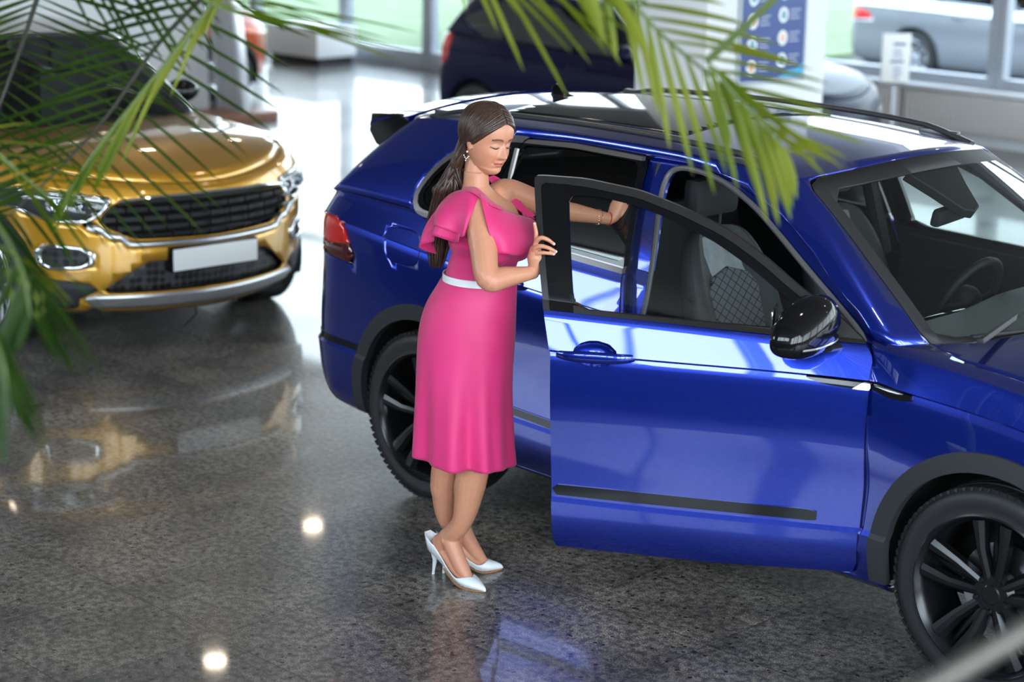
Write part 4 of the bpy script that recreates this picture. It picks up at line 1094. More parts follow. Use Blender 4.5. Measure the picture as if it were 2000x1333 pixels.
    both(low.cut(front_cut(LO, .01)).map(lambda f: f-np.array([.05, 0, 0]))).build('lower_intake', M['grid'], car, thick=.01, centre=c2)
    both(low.cut(front_cut(SK, .01))).build('skid_plate', M['satinsilver'], car, thick=.02, out=.006, centre=c2)
    p_ = MB(); p_.box(3.425, 3.434, -.262, .262, .445, .562, .004); po = p_.build('number_plate', M['white'], car)
    p_ = MB(); p_.box(3.35, 3.4245, -.27, .27, .438, .570, .004); p_.build('plate_holder', M['gloss'], po)
    t = MB(); t.tube([(3.15, .02, .25), (3.22, .0, .14), (3.16, -.05, .06)], .006); t.build('tow_cable', M['dark'], car)
    return car

def grid_mat():
    m, nt, b = nodes('honeycomb_mesh'); v = nt.nodes.new('ShaderNodeTexCoord').outputs['Object']
    w = nt.nodes.new('ShaderNodeTexVoronoi'); w.inputs['Scale'].default_value = 26; w.inputs['Randomness'].default_value = .2; nt.links.new(v, w.inputs['Vector'])
    nt.links.new(ramp(nt, w.outputs['Distance'], [(.35, (.004, .004, .004)), (.6, (.05, .05, .055))]), b.inputs['Base Color']); b.inputs['Roughness'].default_value = .4; return m
M['grid'] = grid_mat()

def other_cars():
    # dark navy hatchback behind the blue SUV and the column
    TL = [(-1.2, 1.06), (-.36, 1.07), (-.33, 1.0), (-.35, .90), (-.40, .80), (-1.2, .80)]
    tl = lambda Q: np.where((Q[:, 0] < -.2) & (np.abs(Q[:, 1]) > .45), sd_poly(XZ(Q), TL, .02), -1)
    HLp = [(.50, .68), (.62, .74), (.9, .76), (.9, .64), (.74, .60), (.56, .61)]
    P = dict(wb=2.56, hw=.875, H=1.50, fo=.78, ro=.66, belt=.99, nose=.76, r=.325, paint='navy', cowl=(2.22, 1.02), bf=.30, roof=(-.35, 1.35), seams=[.50, 1.25, 2.05], pillars=[.28, 1.10], handles=[.36, 1.19], rim='rim', holes=[tl, front_cut(HLp, .01)])
    car, low, green, sh, cen = gcar('navy_hatchback', 'dark navy hatchback parked behind the white column, red tail lamp showing at left', (-6.38, 6.32, 0), 0, P)
    for s in (0, 1):
        q = low.cut(tl); q = q.mirror() if s else q; q.build('tail_lamp', M['redlens'], car, thick=.02, centre=cen)
        q = low.cut(front_cut(HLp, .01, .003)); q = q.mirror() if s else q; h = q.map(lambda f: f-np.array([.03, 0, 0])).build('headlamp', M['chrome'], car, centre=cen); q.build('lens_cover', M['lens'], h, centre=cen)
    # orange city car at the far left
    P = dict(wb=2.45, hw=.84, H=1.50, fo=.66, ro=.60, belt=.98, nose=.80, r=.31, paint='orange', cowl=(2.1, 1.02), bf=.26, roof=(-.3, 1.25), seams=[.50, 1.2, 1.95], pillars=[.25, 1.02], handles=[.36, 1.12], clad=True)
    gcar('orange_city_car', 'orange small car half hidden behind the leaning grey totem', (-12.26, 3.95, 0), math.radians(70), P)
    # silver estate outside the window
    TL = [(-1.6, .90), (-.92, .90), (-.68, .86), (-.60, .76), (-.85, .745), (-1.6, .74)]
    tl = lambda Q: np.where((Q[:, 0] < -.2) & (np.abs(Q[:, 1]) > .35), sd_poly(XZ(Q), TL, .02), -1)
    P = dict(wb=2.79, hw=.915, H=1.46, fo=.88, ro=1.10, belt=.97, nose=.74, r=.325, paint='silver', cowl=(2.35, 1.0), bf=.32, roof=(-.75, 1.50), seams=[.62, 1.50, 2.35], pillars=[.33, 1.35, -.15], handles=[.62, 1.5], holes=[tl])
    for (nm, lb, loc, rz) in (('silver_estate_car', 'silver estate car outside the window, seen from its right side with one wheel visible', (-7.80, 15.05, -.12), 0),
                              ('silver_estate_car', 'silver car outside at the far right edge, its rear facing the window beyond the mullion', (-3.32, 12.40, -.12), math.radians(62))):
        car, low, green, sh, cen = gcar(nm, lb, loc, rz, P)
        for s in (0, 1):
            q = low.cut(tl); q = q.mirror() if s else q; q.build('tail_lamp', M['redlens'], car, thick=.02, centre=cen)
        st = MB(); st.box(-1.115, -1.10, -.26, .26, .62, .73, .003); po = st.build('number_plate', M['white'], car)
        eu = MB(); eu.box(-1.118, -1.114, .215, .258, .624, .726); eu.build('plate_blue_band', M['signblue'], po)
        ch = MB(); ch.tube([(-1.06, -.70, .33), (-1.09, -.4, .33), (-1.10, 0, .33), (-1.09, .4, .33), (-1.06, .70, .33)], .012); ch.build('bumper_chrome', M['chrome'], car)

M['signblue'] = mat('poster_blue', (.022, .055, .22), .3, coat=.3)
M['wood'] = mat('brown_wood_base', (.28, .13, .08), .4)
M['greypanel'] = mat('grey_totem_panel', (.36, .36, .37), .35, metal=.2)
M['brass'] = mat('brushed_rail_metal', (.13, .115, .10), .5, metal=.5)
M['icon'] = [mat('icon_white', (.75, .78, .8), .4), mat('icon_orange', (.75, .35, .12), .4), mat('icon_teal', (.12, .35, .42), .4), mat('icon_cream', (.75, .5, .38), .4)]
M['textline'] = mat('poster_text', (.35, .38, .5), .4)
M['cyan'] = mat('cyan_splash', (.03, .35, .6), .4)

def at(u, v, d):
    """world point seen at pixel (u, v) of the 2000x1333 frame, d metres along the view axis"""
    return CP+d*(CD+CR*(u-1000)/CF-CU*(v-666.5)/CF)

def furnishings():
    # column with poster
    x, y = -2.551, 3.907
    c = MB().box(x-.616, x, y, y+1.313, 0, 7.62, .004).build('square_column', M['wall']); c['kind'] = 'structure'; c.name = 'wall_column'
    p = empty('wall_poster', (x, y+.69, 1.1), 0, 'blue poster with two columns of round icons on the white column', 'poster')
    fr = MB(); fr.box(.001, .018, -.372, .372, 0, 1.66, .004); fr.build('poster_frame', M['alu'], p)
    pn = MB(); pn.box(.0185, .022, -.345, .345, .03, 1.63); pb = pn.build('printed_sheet', M['signblue'], p)
    k = 0
    for row in range(10):
        for cy in (-.235, .095):
            z = .12+.155*row+(0 if cy < 0 else .03)
            m = MB(); m.lathe([(.0225, .0), (.0225, .052), (.0245, .052), (.0245, 0)], seg=28, axis='z'); o = m.build('round_icon', M['icon'][0], pb)
            o.data.transform(Matrix(((0, 0, 1, 0), (1, 0, 0, cy), (0, 1, 0, z), (0, 0, 0, 1))))
            m = MB(); m.box(.0246, .0256, cy-.022, cy+.022, z-.026, z+.018, .004); m.box(.0246, .0256, cy-.012, cy+.012, z+.016, z+.032, .003); m.build('icon_symbol', M['icon'][[1, 2, 3, 2][(row+(cy > 0)) % 4]], pb)
            for j in range(3):
                m = MB(); m.box(.0222, .0228, cy+.075, cy+(.19, .165, .18)[j], z+.025-.028*j, z+.036-.028*j); m.build('text_line', M['textline'], pb)
    m = MB(); m.prism([(.05, .03), (.345, .03), (.345, .12), (.25, .085), (.15, .07)], 'x', .0222, .0232); m.build('cyan_wave', M['cyan'], pb)
    # white partition on the left
    w = MB().box(-10.08, -10.0, -3.2, 5.30, 0, 3.6, .004).build('wall_partition', M['wall']); w['kind'] = 'structure'
    # leaning totem on a wooden base
    t = empty('price_totem', (-9.74, 5.40, 0), 0, 'leaning grey information totem on a brown wooden base', 'sign stand')
    MB().box(-.22, .34, -.36, .30, 0, .09, .01).build('wooden_base', M['wood'], t)
    b = MB(); b.box(-.16, .16, -.05, .05, 0, 2.3, .01, M=Matrix.Translation((.02, 0, .06)) @ Matrix.Rotation(math.radians(-7), 4, 'Y')); b.build('leaning_panel', M['greypanel'], t)
    b = MB(); b.box(-.20, -.165, -.055, .055, 0, 2.3, .006, M=Matrix.Translation((.02, 0, .06)) @ Matrix.Rotation(math.radians(-7), 4, 'Y')); b.box(.165, .20, -.055, .055, 0, 2.3, .006, M=Matrix.Translation((.02, 0, .06)) @ Matrix.Rotation(math.radians(-7), 4, 'Y')); b.build('panel_edge', M['satinsilver'], t)
    # low white bench by the window
    t = empty('low_bench', (-13.2, 9.2, 0), 0, 'low white box bench on a dark plinth before the far left window', 'bench')
    MB().box(-.55, .45, -.30, .32, .10, .46, .01).build('bench_box', M['white'], t); MB().box(-.52, .42, -.24, .27, 0, .10).build('plinth', M['dark'], t)
    t = empty('display_stand', (-15.2, 9.1, 0), 0, 'slim metal post stand near the far left window', 'stand')
    MB().box(-.2, .2, -.2, .2, 0, .03, .005).build('foot_plate', M['dark'], t); MB().box(-.02, .02, -.03, .03, .03, 1.6, .004).build('post', M['alu'], t)
    # radiators below the sill
    xs = -8.9; k = 0
    while xs < 11.5:
        t = empty('radiator', (xs, 9.60, 0), 0, ('ribbed white radiator under the right window sill', ) and None, 'radiator', None)
        lab = ['ribbed radiator under the sill, hidden farthest left behind the navy hatchback', 'ribbed radiator under the sill directly behind the white column', 'ribbed radiator under the sill right of the navy hatchback headlamp', 'ribbed radiator under the sill at the right edge of the photo, beside the mullion', 'ribbed radiator under the sill, glimpsed through the blue SUV windscreen', 'ribbed radiator under the sill, just beyond the right edge of the photo'][min(k, 5)]
        t['label'] = lab
        m = MB(); m.box(0, 2.0, -.02, .05, .13, .47, .004)
        for j in range(40): m.box(.02+j*.05, .040+j*.05, -.045, -.018, .15, .455, .003)
        m.build('ribbed_panel', M['radiator'], t)
        m = MB(); m.box(-.005, 2.005, -.035, .055, .47, .485, .003); m.build('top_grille', M['radiator'], t)
        for xx in (.2, 1.8): MB().box(xx-.02, xx+.02, 0, .03, 0, .13).build('bracket', M['radiator'], t)
        xs += 2.05; k += 1
        if k == 6: break
    # small sign behind the navy car
    t = empty('price_sign', (-4.05, 8.30, -.16), math.radians(-40), 'white price sheet on a slim stand behind the navy hatchback bonnet', 'sign')
    MB().box(-.15, .15, -.12, .12, .16, .18, .004).build('base_plate', M['alu'], t); MB().box(-.012, .012, -.012, .012, .18, .82).build('post', M['alu'], t)
    sh = MB().box(-.012, .012, -.125, .125, .86, 1.28, .004).build('price_sheet', M['white'], t)
    for (z, a, b, c) in ((1.19, -.03, .08, 'signblue'), (1.13, -.03, .05, 'textline'), (1.09, -.03, .06, 'textline'), (1.04, -.05, .07, 'signblue'), (.98, -.02, .05, 'textline'), (.94, -.02, .06, 'textline'), (.90, -.02, .04, 'textline')):
        MB().box(.0125, .0135, a, b, z-.012, z+.012).build('printed_line', M[c], sh)
    # shrub outside
    t = empty('garden_shrub', (-13.9, 13.4, -.08), 0, 'dark green round shrub on the lawn outside the far window', 'shrub')
    m = MB(); r_ = random.Random(3)
    for k in range(900):
        a, b_, q = r_.uniform(0, 2*PI), r_.uniform(-1, 1), r_.uniform(.3, 1)**.4
        c = np.array([.75*q*math.cos(a)*math.sqrt(1-b_*b_), .6*q*math.sin(a)*math.sqrt(1-b_*b_), .75+.7*q*b_]); d = np.array([r_.gauss(0, 1) for _ in range(3)]); d /= np.linalg.norm(d); e = np.cross(d, [0, 0, 1.01]); e /= np.linalg.norm(e); s_ = .09
        m.add([c-d*s_, c+e*s_*.5, c+d*s_, c-e*s_*.5], [[0, 1, 2, 3]])
    m.build('foliage', M['shrub'], t, recalc=False); MB().tube([(0, 0, 0), (0, 0, .6)], .05).build('stem', M['wood'], t)
    # handrail in the near corner
    t = empty('stair_handrail', (0, 0, 0), 0, 'blurred round metal handrail crossing the bottom right corner', 'handrail')
    a, b = at(1560, 1492, 2.55), at(2350, 1030, 2.55)
    m = MB(); m.tube([a, a*.5+b*.5, b], .0165, seg=20); m.build('rail_tube', M['brass'], t)
    for q in (a, b):
        m = MB(); m.tube([(q[0], q[1], 0), (q[0], q[1], q[2])], .018, seg=14); m.tube([(q[0], q[1], 0), (q[0], q[1], .012)], .05, seg=20); m.build('post', M['brass'], t)
    # ceiling luminaires
    for i, (x, y, zc) in enumerate([(-9.8, 6.4, 4.5), (-12.7, 5.4, 4.5), (-12.35, 5.05, 4.5), (-7.6, 3.5, 4.5), (-4.5, 6.4, 4.5), (0, 6.4, 4.5), (-3.2, 2.2, 4.5), (4, 3.2, 4.5), (2.5, -1.2, 4.5), (-1.6, -1.2, 4.5), (-8.2, -1.2, 4.5), (7, 6.4, 4.5)]):
        t = empty('ceiling_spotlight', (x, y, zc), 0, 'small round recessed ceiling spotlight', 'ceiling light', 'recessed ceiling spotlights')
        m = MB(); m.lathe([(-.02, .10), (-.02, .125), (0, .13), (0, .10)], seg=24, axis='z', close=True); m.build('trim_ring', M['white'], t)
        m = MB(); m.lathe([(-.012, 0), (-.012, .10)], seg=24, axis='z'); m.build('lamp_disc', M['lampglow'], t)
M['shrub'] = mat('shrub_leaves', (.03, .06, .022), .7)
M['lampglow'] = mat('lamp_glow', (1, 1, 1), .5, emis=(1, .82, .62), es=60)

# ---------------------------------------------------------------- palms
def leaf_mat(n, c1, c2):
    m, nt, b = nodes(n); v = nt.nodes.new('ShaderNodeTexCoord').outputs['Object']
    nt.links.new(ramp(nt, noise(nt, 3.5, 2, v), [(.35, c1), (.65, c2)]), b.inputs['Base Color']); b.inputs['Roughness'].default_value = .42
    b.inputs['Specular IOR Level'].default_value = .25
    t = nt.nodes.new('ShaderNodeBsdfTranslucent'); nt.links.new(ramp(nt, noise(nt, 3.5, 2, v), [(.35, c1), (.65, c2)]), t.inputs[0])
    mx = nt.nodes.new('ShaderNodeMixShader'); mx.inputs[0].default_value = .35
    o = nt.nodes['Material Output']; nt.links.new(b.outputs[0], mx.inputs[1]); nt.links.new(t.outputs[0], mx.inputs[2]); nt.links.new(mx.outputs[0], o.inputs[0]); return m
M['leafdark'] = leaf_mat('palm_leaf_deep_green', (.018, .045, .006), (.06, .11, .018))
M['leaflight'] = leaf_mat('palm_leaf_yellow_green', (.085, .135, .006), (.22, .25, .025))
M['rachis'] = mat('palm_stalk_green', (.10, .14, .04), .45)
M['rachisdark'] = mat('palm_stalk_brown', (.03, .028, .018), .5)

def catmull(P, n):
    P = [np.array(p, float) for p in P]; P = [2*P[0]-P[1]]+P+[2*P[-1]-P[-2]]; out = []
    for i in range(1, len(P)-2):
        for k in range(n):
            t = k/n; out.append(.5*((2*P[i])+(-P[i-1]+P[i+1])*t+(2*P[i-1]-5*P[i]+4*P[i+1]-P[i+2])*t*t+(-P[i-1]+3*P[i]-3*P[i+1]+P[i+2])*t**3))
    out.append(P[-2]); return out
STARTS = {}
def frond(plant, pts, dirA, dirB, nleaf, length, width, leafm, stalkm, seed, droop=.35, t0=.05, t1=1.0, sr=.006, lenf=None, jit=.12):
    """pts: world points of the stalk; dirA/dirB: world directions of the leaflets of the two sides"""
    STARTS.setdefault(plant.name, []).append(np.array(pts[0], float)); r_ = random.Random(seed); C_ = catmull(pts, 12); n = len(C_)
    st = MB(); st.tube(C_, [sr*(1-.7*i/n) for i in range(n)], seg=8); lf = MB()
    for k in range(nleaf):
        t = t0+(t1-t0)*k/(nleaf-1); i = min(int(t*(n-1)), n-2); f = t*(n-1)-i; p = C_[i]*(1-f)+C_[i+1]*f; tan = C_[min(i+1, n-1)]-C_[max(i-1, 0)]; tan /= np.linalg.norm(tan)
        for D in (dirA, dirB):
            if D is None: continue
            d = np.array(D, float); d /= np.linalg.norm(d); d = d+tan*(.25+.55*t)+np.array([r_.gauss(0, jit) for _ in range(3)]); d /= np.linalg.norm(d)
            L = length*(math.sin(PI*min(.96, max(.14, t*.85+.12)))**.6)*r_.uniform(.85, 1.1); w = width*r_.uniform(.8, 1.15)
            side = np.cross(d, CD*.6+np.array([0, 0, .8])); side /= np.linalg.norm(side); up = np.cross(side, d); V = []; m_ = 8
            for j in range(m_+1):
                u = j/m_; c = p+d*L*u+np.array([0, 0, -1])*droop*L*u*u; ww = w*.5*(math.sin(PI*min(1, u*.93+.05))**.55)*(1 if u < .98 else 0.1)
                V += [c-side*ww+up*ww*.35, c, c+side*ww+up*ww*.35]
            F = []
            for j in range(m_): F += [[3*j, 3*j+1, 3*j+4, 3*j+3], [3*j+1, 3*j+2, 3*j+5, 3*j+4]]
            lf.add(V, F)
    s = st.build('frond_stalk', M[stalkm], plant); l = lf.build('leaflets', M[leafm], s, recalc=False, angle=0); return s
def palms():
    # left palm
    A = at(-420, 300, 5.0)
    pl = empty('potted_palm', (float(A[0]), float(A[1]), 0), 0, 'tall potted palm whose blurred dark green fronds fill the left edge of the photo', 'palm')
    o = Vector((-float(A[0]), -float(A[1]), 0))
    def F(*a, **k):
        s = frond(pl, *a, **k); s.matrix_parent_inverse = Matrix.Translation(o); return s
    px = lambda L: [at(*q) for q in L]
    rt, dn = CR, -CU
    F(px([(440, -50, 5.0), (310, 85, 5.0), (210, 225, 4.95), (120, 325, 4.9), (20, 420, 4.9)]), -rt+.04*dn, rt*.9+.12*dn, 21, .38, .018, 'leafdark', 'rachisdark', 1, droop=.04, sr=.007, jit=.05)
    F(px([(90, -60, 5.2), (62, 30, 5.15), (20, 150, 5.1), (-30, 280, 5.1)]), rt*.9-.08*dn, -rt, 19, .42, .018, 'leafdark', 'rachisdark', 2, droop=.03, sr=.0085, jit=.05)
    F(px([(90, -90, 4.9), (230, -60, 4.9), (370, -45, 4.9)]), rt*.25+dn, None, 12, .32, .016, 'leafdark', 'rachis', 3, droop=.02, jit=.04)
    F(px([(460, -60, 4.8), (390, 40, 4.8), (290, 165, 4.75), (190, 290, 4.7), (130, 380, 4.7)]), -rt*.45+dn, -rt*.62+dn*.8+CD*.3, 14, .25, .013, 'leaflight', 'rachis', 4, droop=.03, sr=.006, jit=.10)
    F(px([(250, -90, 4.6), (400, 0, 4.6), (470, 30, 4.6)]), rt+.08*dn, rt+.0*dn, 8, .52, .009, 'leaflight', 'rachis', 5, droop=.07, jit=.05)
    F(px([(-120, 330, 4.0), (-20, 420, 3.95), (40, 520, 3.9), (60, 620, 3.9)]), rt*.8+dn*.7, -rt*.6+dn*.5, 19, .26, .018, 'leafdark', 'rachis', 6, droop=.2)
    F(px([(-110, 520, 3.6), (-40, 600, 3.55), (0, 690, 3.5), (15, 760, 3.5)]), rt*.5+dn*.8, -rt*.3+dn, 17, .19, .018, 'leafdark', 'rachis', 7, droop=.15)
    F(px([(-160, 380, 4.4), (-60, 450, 4.4), (30, 500, 4.4), (80, 570, 4.4)]), rt*.7+dn*.4, dn*.8-.3*rt, 12, .18, .014, 'leaflight', 'rachis', 8, droop=.12)
    F(px([(-60, 250, 4.7), (30, 330, 4.7), (100, 390, 4.7)]), rt-.25*dn, rt*.5+dn*.6, 9, .26, .011, 'leaflight', 'rachis', 9, droop=.05)
    base(pl)
    # right palm
    A = at(1700, -700, 3.7)
    B_ = at(2650, 300, 3.6)
    pl2 = empty('potted_palm', (float(B_[0]), float(B_[1]), 0), 0, 'tall potted palm whose yellow green fronds hang from the top centre over the blue car', 'palm')
    o2 = Vector((-float(B_[0]), -float(B_[1]), 0))
    def G(*a, **k):
        s = frond(pl2, *a, **k); s.matrix_parent_inverse = Matrix.Translation(o2); return s
    G(px([(1150, -90, 4.3), (1240, 10, 4.3), (1300, 75, 4.3), (1390, 150, 4.25), (1480, 230, 4.2), (1530, 290, 4.2)]), dn+.05*rt, rt-.10*dn, 14, .31, .019, 'leaflight', 'rachis', 11, droop=.06, sr=.006, jit=.04)
    G(px([(1380, 120, 4.2), (1440, 190, 4.2), (1490, 240, 4.2)]), rt*.9+dn*.55, dn+.15*rt, 7, .27, .018, 'leaflight', 'rachis', 12, droop=.03, sr=.004, jit=.12)
    G(px([(840, -170, 4.3), (930, -90, 4.3), (1050, -60, 4.3), (1200, -50, 4.3)]), rt*.75+dn*.8, rt*.25+dn, 9, .31, .013, 'leaflight', 'rachis', 13, droop=.04, jit=.08)
    G(px([(1060, -220, 3.8), (1120, -130, 3.8), (1200, -60, 3.8)]), rt*.30+dn, None, 4, .27, .034, 'leaflight', 'rachis', 14, droop=.02, jit=.05)
    base(pl2)
def base(pl):
    m = MB(); m.lathe([(0, 0), (0, .16), (.02, .17), (.36, .22), (.38, .22), (.38, .20), (.34, .195), (.33, 0)], seg=32, axis='z'); m.build('plant_pot', M['white'], pl)
    m = MB(); m.tube([(0, 0, .3), (.02, .02, 1.2), (0, .03, 2.2), (.03, 0, 2.9)], [.05, .045, .035, .02], seg=12); m.build('trunk', M['rachis'], pl)
    b0 = np.array(pl.location); top = np.array([.03, 0, 2.9])
    for q in STARTS.get(pl.name, []):
        e = q-b0; mid = (top+e)/2+np.array([0, 0, .25]); MB().tube(catmull([top, mid, e], 8), .009, seg=8).build('leaf_stalk', M['rachis'], pl)
# ---------------------------------------------------------------- the woman
NH = np.array([CD[0], CD[1], 0.0]); NH /= np.linalg.norm(NH)          # horizontal, away from the camera
RH = np.array([NH[1], -NH[0], 0.0])                                   # horizontal, to the right
P0 = np.array([.83, -1.38, 0.0])
def wp(u, v, off):
    """world point at pixel (u, v) on the upright plane 'off' metres behind the woman's middle"""
    d = CD+CR*(u-1000)/CF-CU*(v-666.5)/CF
    t = (np.dot(NH, P0)+off-np.dot(NH, CP))/np.dot(NH, d); return CP+t*d
def frame(az):
    f = np.array([math.cos(az), math.sin(az), 0]); l = np.array([-math.sin(az), math.cos(az), 0]); return f, l
def ringpts(c, ax, ay, a, b, n=40, sq=1.0, mod=None):
    out = []
    for k in range(n):
        t = 2*PI*k/n; ca, sa = math.cos(t), math.sin(t); ca = math.copysign(abs(ca)**sq, ca); sa = math.copysign(abs(sa)**sq, sa)
        m = mod(t) if mod else 1.0; out.append(np.array(c)+ax*a*ca*m+ay*b*sa*m)
    return out
def loft_closed(mb, rings, cap=True):
    n = len(rings[0]); V = [p for r in rings for p in r]; F = [[i*n+k, i*n+(k+1) % n, (i+1)*n+(k+1) % n, (i+1)*n+k] for i in range(len(rings)-1) for k in range(n)]
    if cap: F += [list(range(n))[::-1], list(range((len(rings)-1)*n, len(rings)*n))]
    mb.add(V, F)
def limb(mb, pts, rad, seg=20, sub=6):
    C_ = catmull(pts, sub); R_2 = []
    k = len(pts)
    for i in range(len(C_)): R_2.append(float(np.interp(i/sub, range(k), rad)))
    mb.tube(C_, R_2, seg=seg); mb.ell(C_[0], (R_2[0],)*3); mb.ell(C_[-1], (R_2[-1],)*3)

HAZ = CYAW-PI/2+0.0
def woman():
    root = empty('person', (float(P0[0]), float(P0[1]), 0), 0, 'long-haired person in a pink ruffled dress and white heels holding the open blue car door', 'person')
    inv = Matrix.Translation((-float(P0[0]), -float(P0[1]), 0))
    def ch(o, parent=None): o.parent = parent or root; o.matrix_parent_inverse = inv if parent is None else Matrix.Identity(4); return o
    chest = math.radians(10); hips = math.radians(18)
    fc, lc = frame(chest); fh, lh = frame(hips)
    b = MB()
    # torso
    T = [((912, 690), .0, .120, .115, fh, lh, 0), ((912, 640), .0, .128, .115, fh, lh, 0), ((922, 592), .0, .112, .100, fh, lh, 0), ((935, 545), .0, .112, .092, fc, lc, 0), ((941, 512), .0, .114, .090, fc, lc, .004),
         ((946, 475), .0, .142, .112, fc, lc, .012), ((947, 438), .0, .160, .108, fc, lc, .010), ((946, 408), .0, .148, .084, fc, lc, .0), ((944, 392), .0, .118, .066, fc, lc, -.005), ((936, 377), .0, .072, .056, fc, lc, -.005), ((930, 362), .0, .046, .046, fc, lc, 0), ((930, 335), .0, .042, .043, fc, lc, .0)]
    rings = [ringpts(wp(*c, o)+f*s, l, f, a, bb, 36, .95) for (c, o, a, bb, f, l, s) in T]
    loft_closed(b, rings)
    for sgn in (-1, 1): b.ell(wp(952, 474, 0)+fc*.072+lc*sgn*.072, (.062, .062, .064), seg=24, rings=16)
    # arms
    Rs, Re, Rw = wp(932, 409, -.140), wp(953, 545, -.300), wp(1041, 533, -.225)
    limb(b, [wp(938, 404, -.09), Rs, Rs*.5+Re*.5+CR*.002, Re, Re*.62+Rw*.38-CU*.002, Rw], [.045, .052, .050, .041, .038, .0225])
    Ls, Le, Lw = wp(992, 376, .125), wp(1082, 408, .215), wp(1190, 428, .335)
    limb(b, [wp(970, 385, .07), Ls, Ls*.5+Le*.5, Le, Le*.6+Lw*.4, Lw], [.05, .050, .048, .038, .034, .0215])
    # right hand: palm behind the door edge, three fingers over the outer face, index up
    o_ = -.222
    limb(b, [Rw, wp(1046, 520, -.222), wp(1046, 503, -.222), wp(1046, 490, -.222)], [.0225, .026, .030, .022])
    b.ell(wp(1050, 524, -.215), (.020, .020, .024))
    def fing(pts, r=.0078): limb(b, pts, [r*1.12, r*1.02, r*.95, r*.72][:len(pts)] if len(pts) <= 4 else [r*1.12, r*1.05, r, r*.9, r*.68], seg=12, sub=5)
    fing([wp(1046, 492, -.222), wp(1047, 474, -.225), wp(1047, 455, -.222), wp(1044, 437, -.218)], .0080)
    fing([wp(1044, 488, -.226), wp(1047, 474, -.238), wp(1056, 465, -.252), wp(1069, 468, -.255), wp(1082, 477, -.250)], .0084)
    fing([wp(1042, 495, -.226), wp(1045, 486, -.242), wp(1056, 481, -.256), wp(1072, 485, -.258), wp(1086, 492, -.252)], .0082)
    fing([wp(1043, 504, -.224), wp(1046, 497, -.240), wp(1057, 494, -.252), wp(1071, 495, -.254), wp(1082, 497, -.250)], .0074)
    fing([wp(1046, 518, -.205), wp(1052, 503, -.188), wp(1058, 490, -.178), wp(1064, 480, -.174)], .0088)
    # left hand flat on the rear door glass, thumb out to the right
    limb(b, [Lw, wp(1199, 420, .350), wp(1206, 405, .362), wp(1212, 391, .368)], [.0215, .026, .030, .026])
    for (u, v, uu, vv) in ((1202, 390, 1196, 348), (1209, 387, 1208, 340), (1216, 387, 1219, 343), (1222, 391, 1229, 353)):
        fing([wp(u-1, v+6, .364), wp(u, v-6, .350), wp(u*.6+uu*.4, v-12, .356), wp(u*.6+uu*.4, v-14, .377)], .0078)
    fing([wp(1202, 424, .345), wp(1214, 419, .348), wp(1225, 407, .352), wp(1235, 394, .358)], .0098)
    # legs and feet
    def foot(toe, heel, ankle_px, knee, thigh, calf):
        ax = np.array([toe[0]-heel[0], toe[1]-heel[1], 0]); L = np.linalg.norm(ax); ax /= L; sd = np.array([-ax[1], ax[0], 0]); org = np.array([heel[0], heel[1], 0])-ax*.022
        kk = (L+.022)/.292; Pf = lambda s, z, y=0: org+ax*s*kk+sd*y+np.array([0, 0, z])
        return ax, sd, Pf
    feet = []
    for (toe, heel, thigh, knee, calf, low_, L) in (((.940, -1.437), (.668, -1.447), wp(925, 700, -.055), wp(928, 872, -.070), wp(919, 945, -.055), wp(903, 1018, -.035), .27),
                                                   ((.812, -1.222), (.688, -1.408), wp(898, 700, .05), wp(882, 866, .055), wp(871, 935, .075), wp(873, 1010, .095), .27)):
        ax, sd, Pf = foot(toe, heel, None, knee, thigh, calf)
        ank = Pf(.100, .168)
        limb(b, [thigh, knee+CU*.0, calf, low_, ank], [.080, .060, .058, .038, .034])
        b.ell(calf*.85+low_*.15-ax*.010, (.050, .050, .085), seg=20)
        limb(b, [ank-ax*.004, Pf(.062, .128), Pf(.050, .112)], [.034, .031, .025])
        limb(b, [ank+ax*.004, Pf(.138, .112), Pf(.174, .062), Pf(.213, .024)], [.034, .031, .028, .017])
        for yy in (-.028, .028): b.ell(ank+sd*yy-np.array([0, 0, .008]), (.010, .009, .014))
        b.ell(Pf(.048, .128), (.027, .026, .036)); limb(b, [Pf(.046, .118), Pf(.09, .092), Pf(.14, .058), Pf(.19, .030)], [.024, .023, .025, .024])
        feet.append((ax, sd, Pf))
    # head
    fa = math.radians(1); pit = math.radians(12); rol = math.radians(-4)
    f0, l0 = frame(fa); Rz = Matrix.Rotation(fa, 3, 'Z') @ Matrix.Rotation(pit, 3, 'Y') @ Matrix.Rotation(rol, 3, 'X'); HR = np.array(Rz); HO = wp(951, 271, .0)
    Hp = lambda x, y, z: HO+HR@np.array([x, y, z])
    def he(c, r, seg=28, rings=20): b.ell(Hp(*c), r, rot=HR, seg=seg, rings=rings)
    zk = [-.118, -.112, -.10, -.08, -.06, -.04, -.02, 0, .02, .05, .08, .105, .118, .125]
    fx = [.045, .064, .0780, .0815, .0840, .0855, .0850, .0830, .0890, .0885, .074, .050, .028, .0]
    bx = [.02, .005, -.01, -.035, -.06, -.08, -.093, -.101, -.106, -.104, -.090, -.062, -.036, .0]
    wx = [.008, .022, .036, .0505, .0610, .0680, .0725, .0750, .0760, .0740, .064, .044, .026, .001]
    smooth = lambda v: (lambda z: float(K(*[q for p in zip(zk, v) for q in p])(z)))
    FX, BX, WX = smooth(fx), smooth(bx), smooth(wx); rings = []
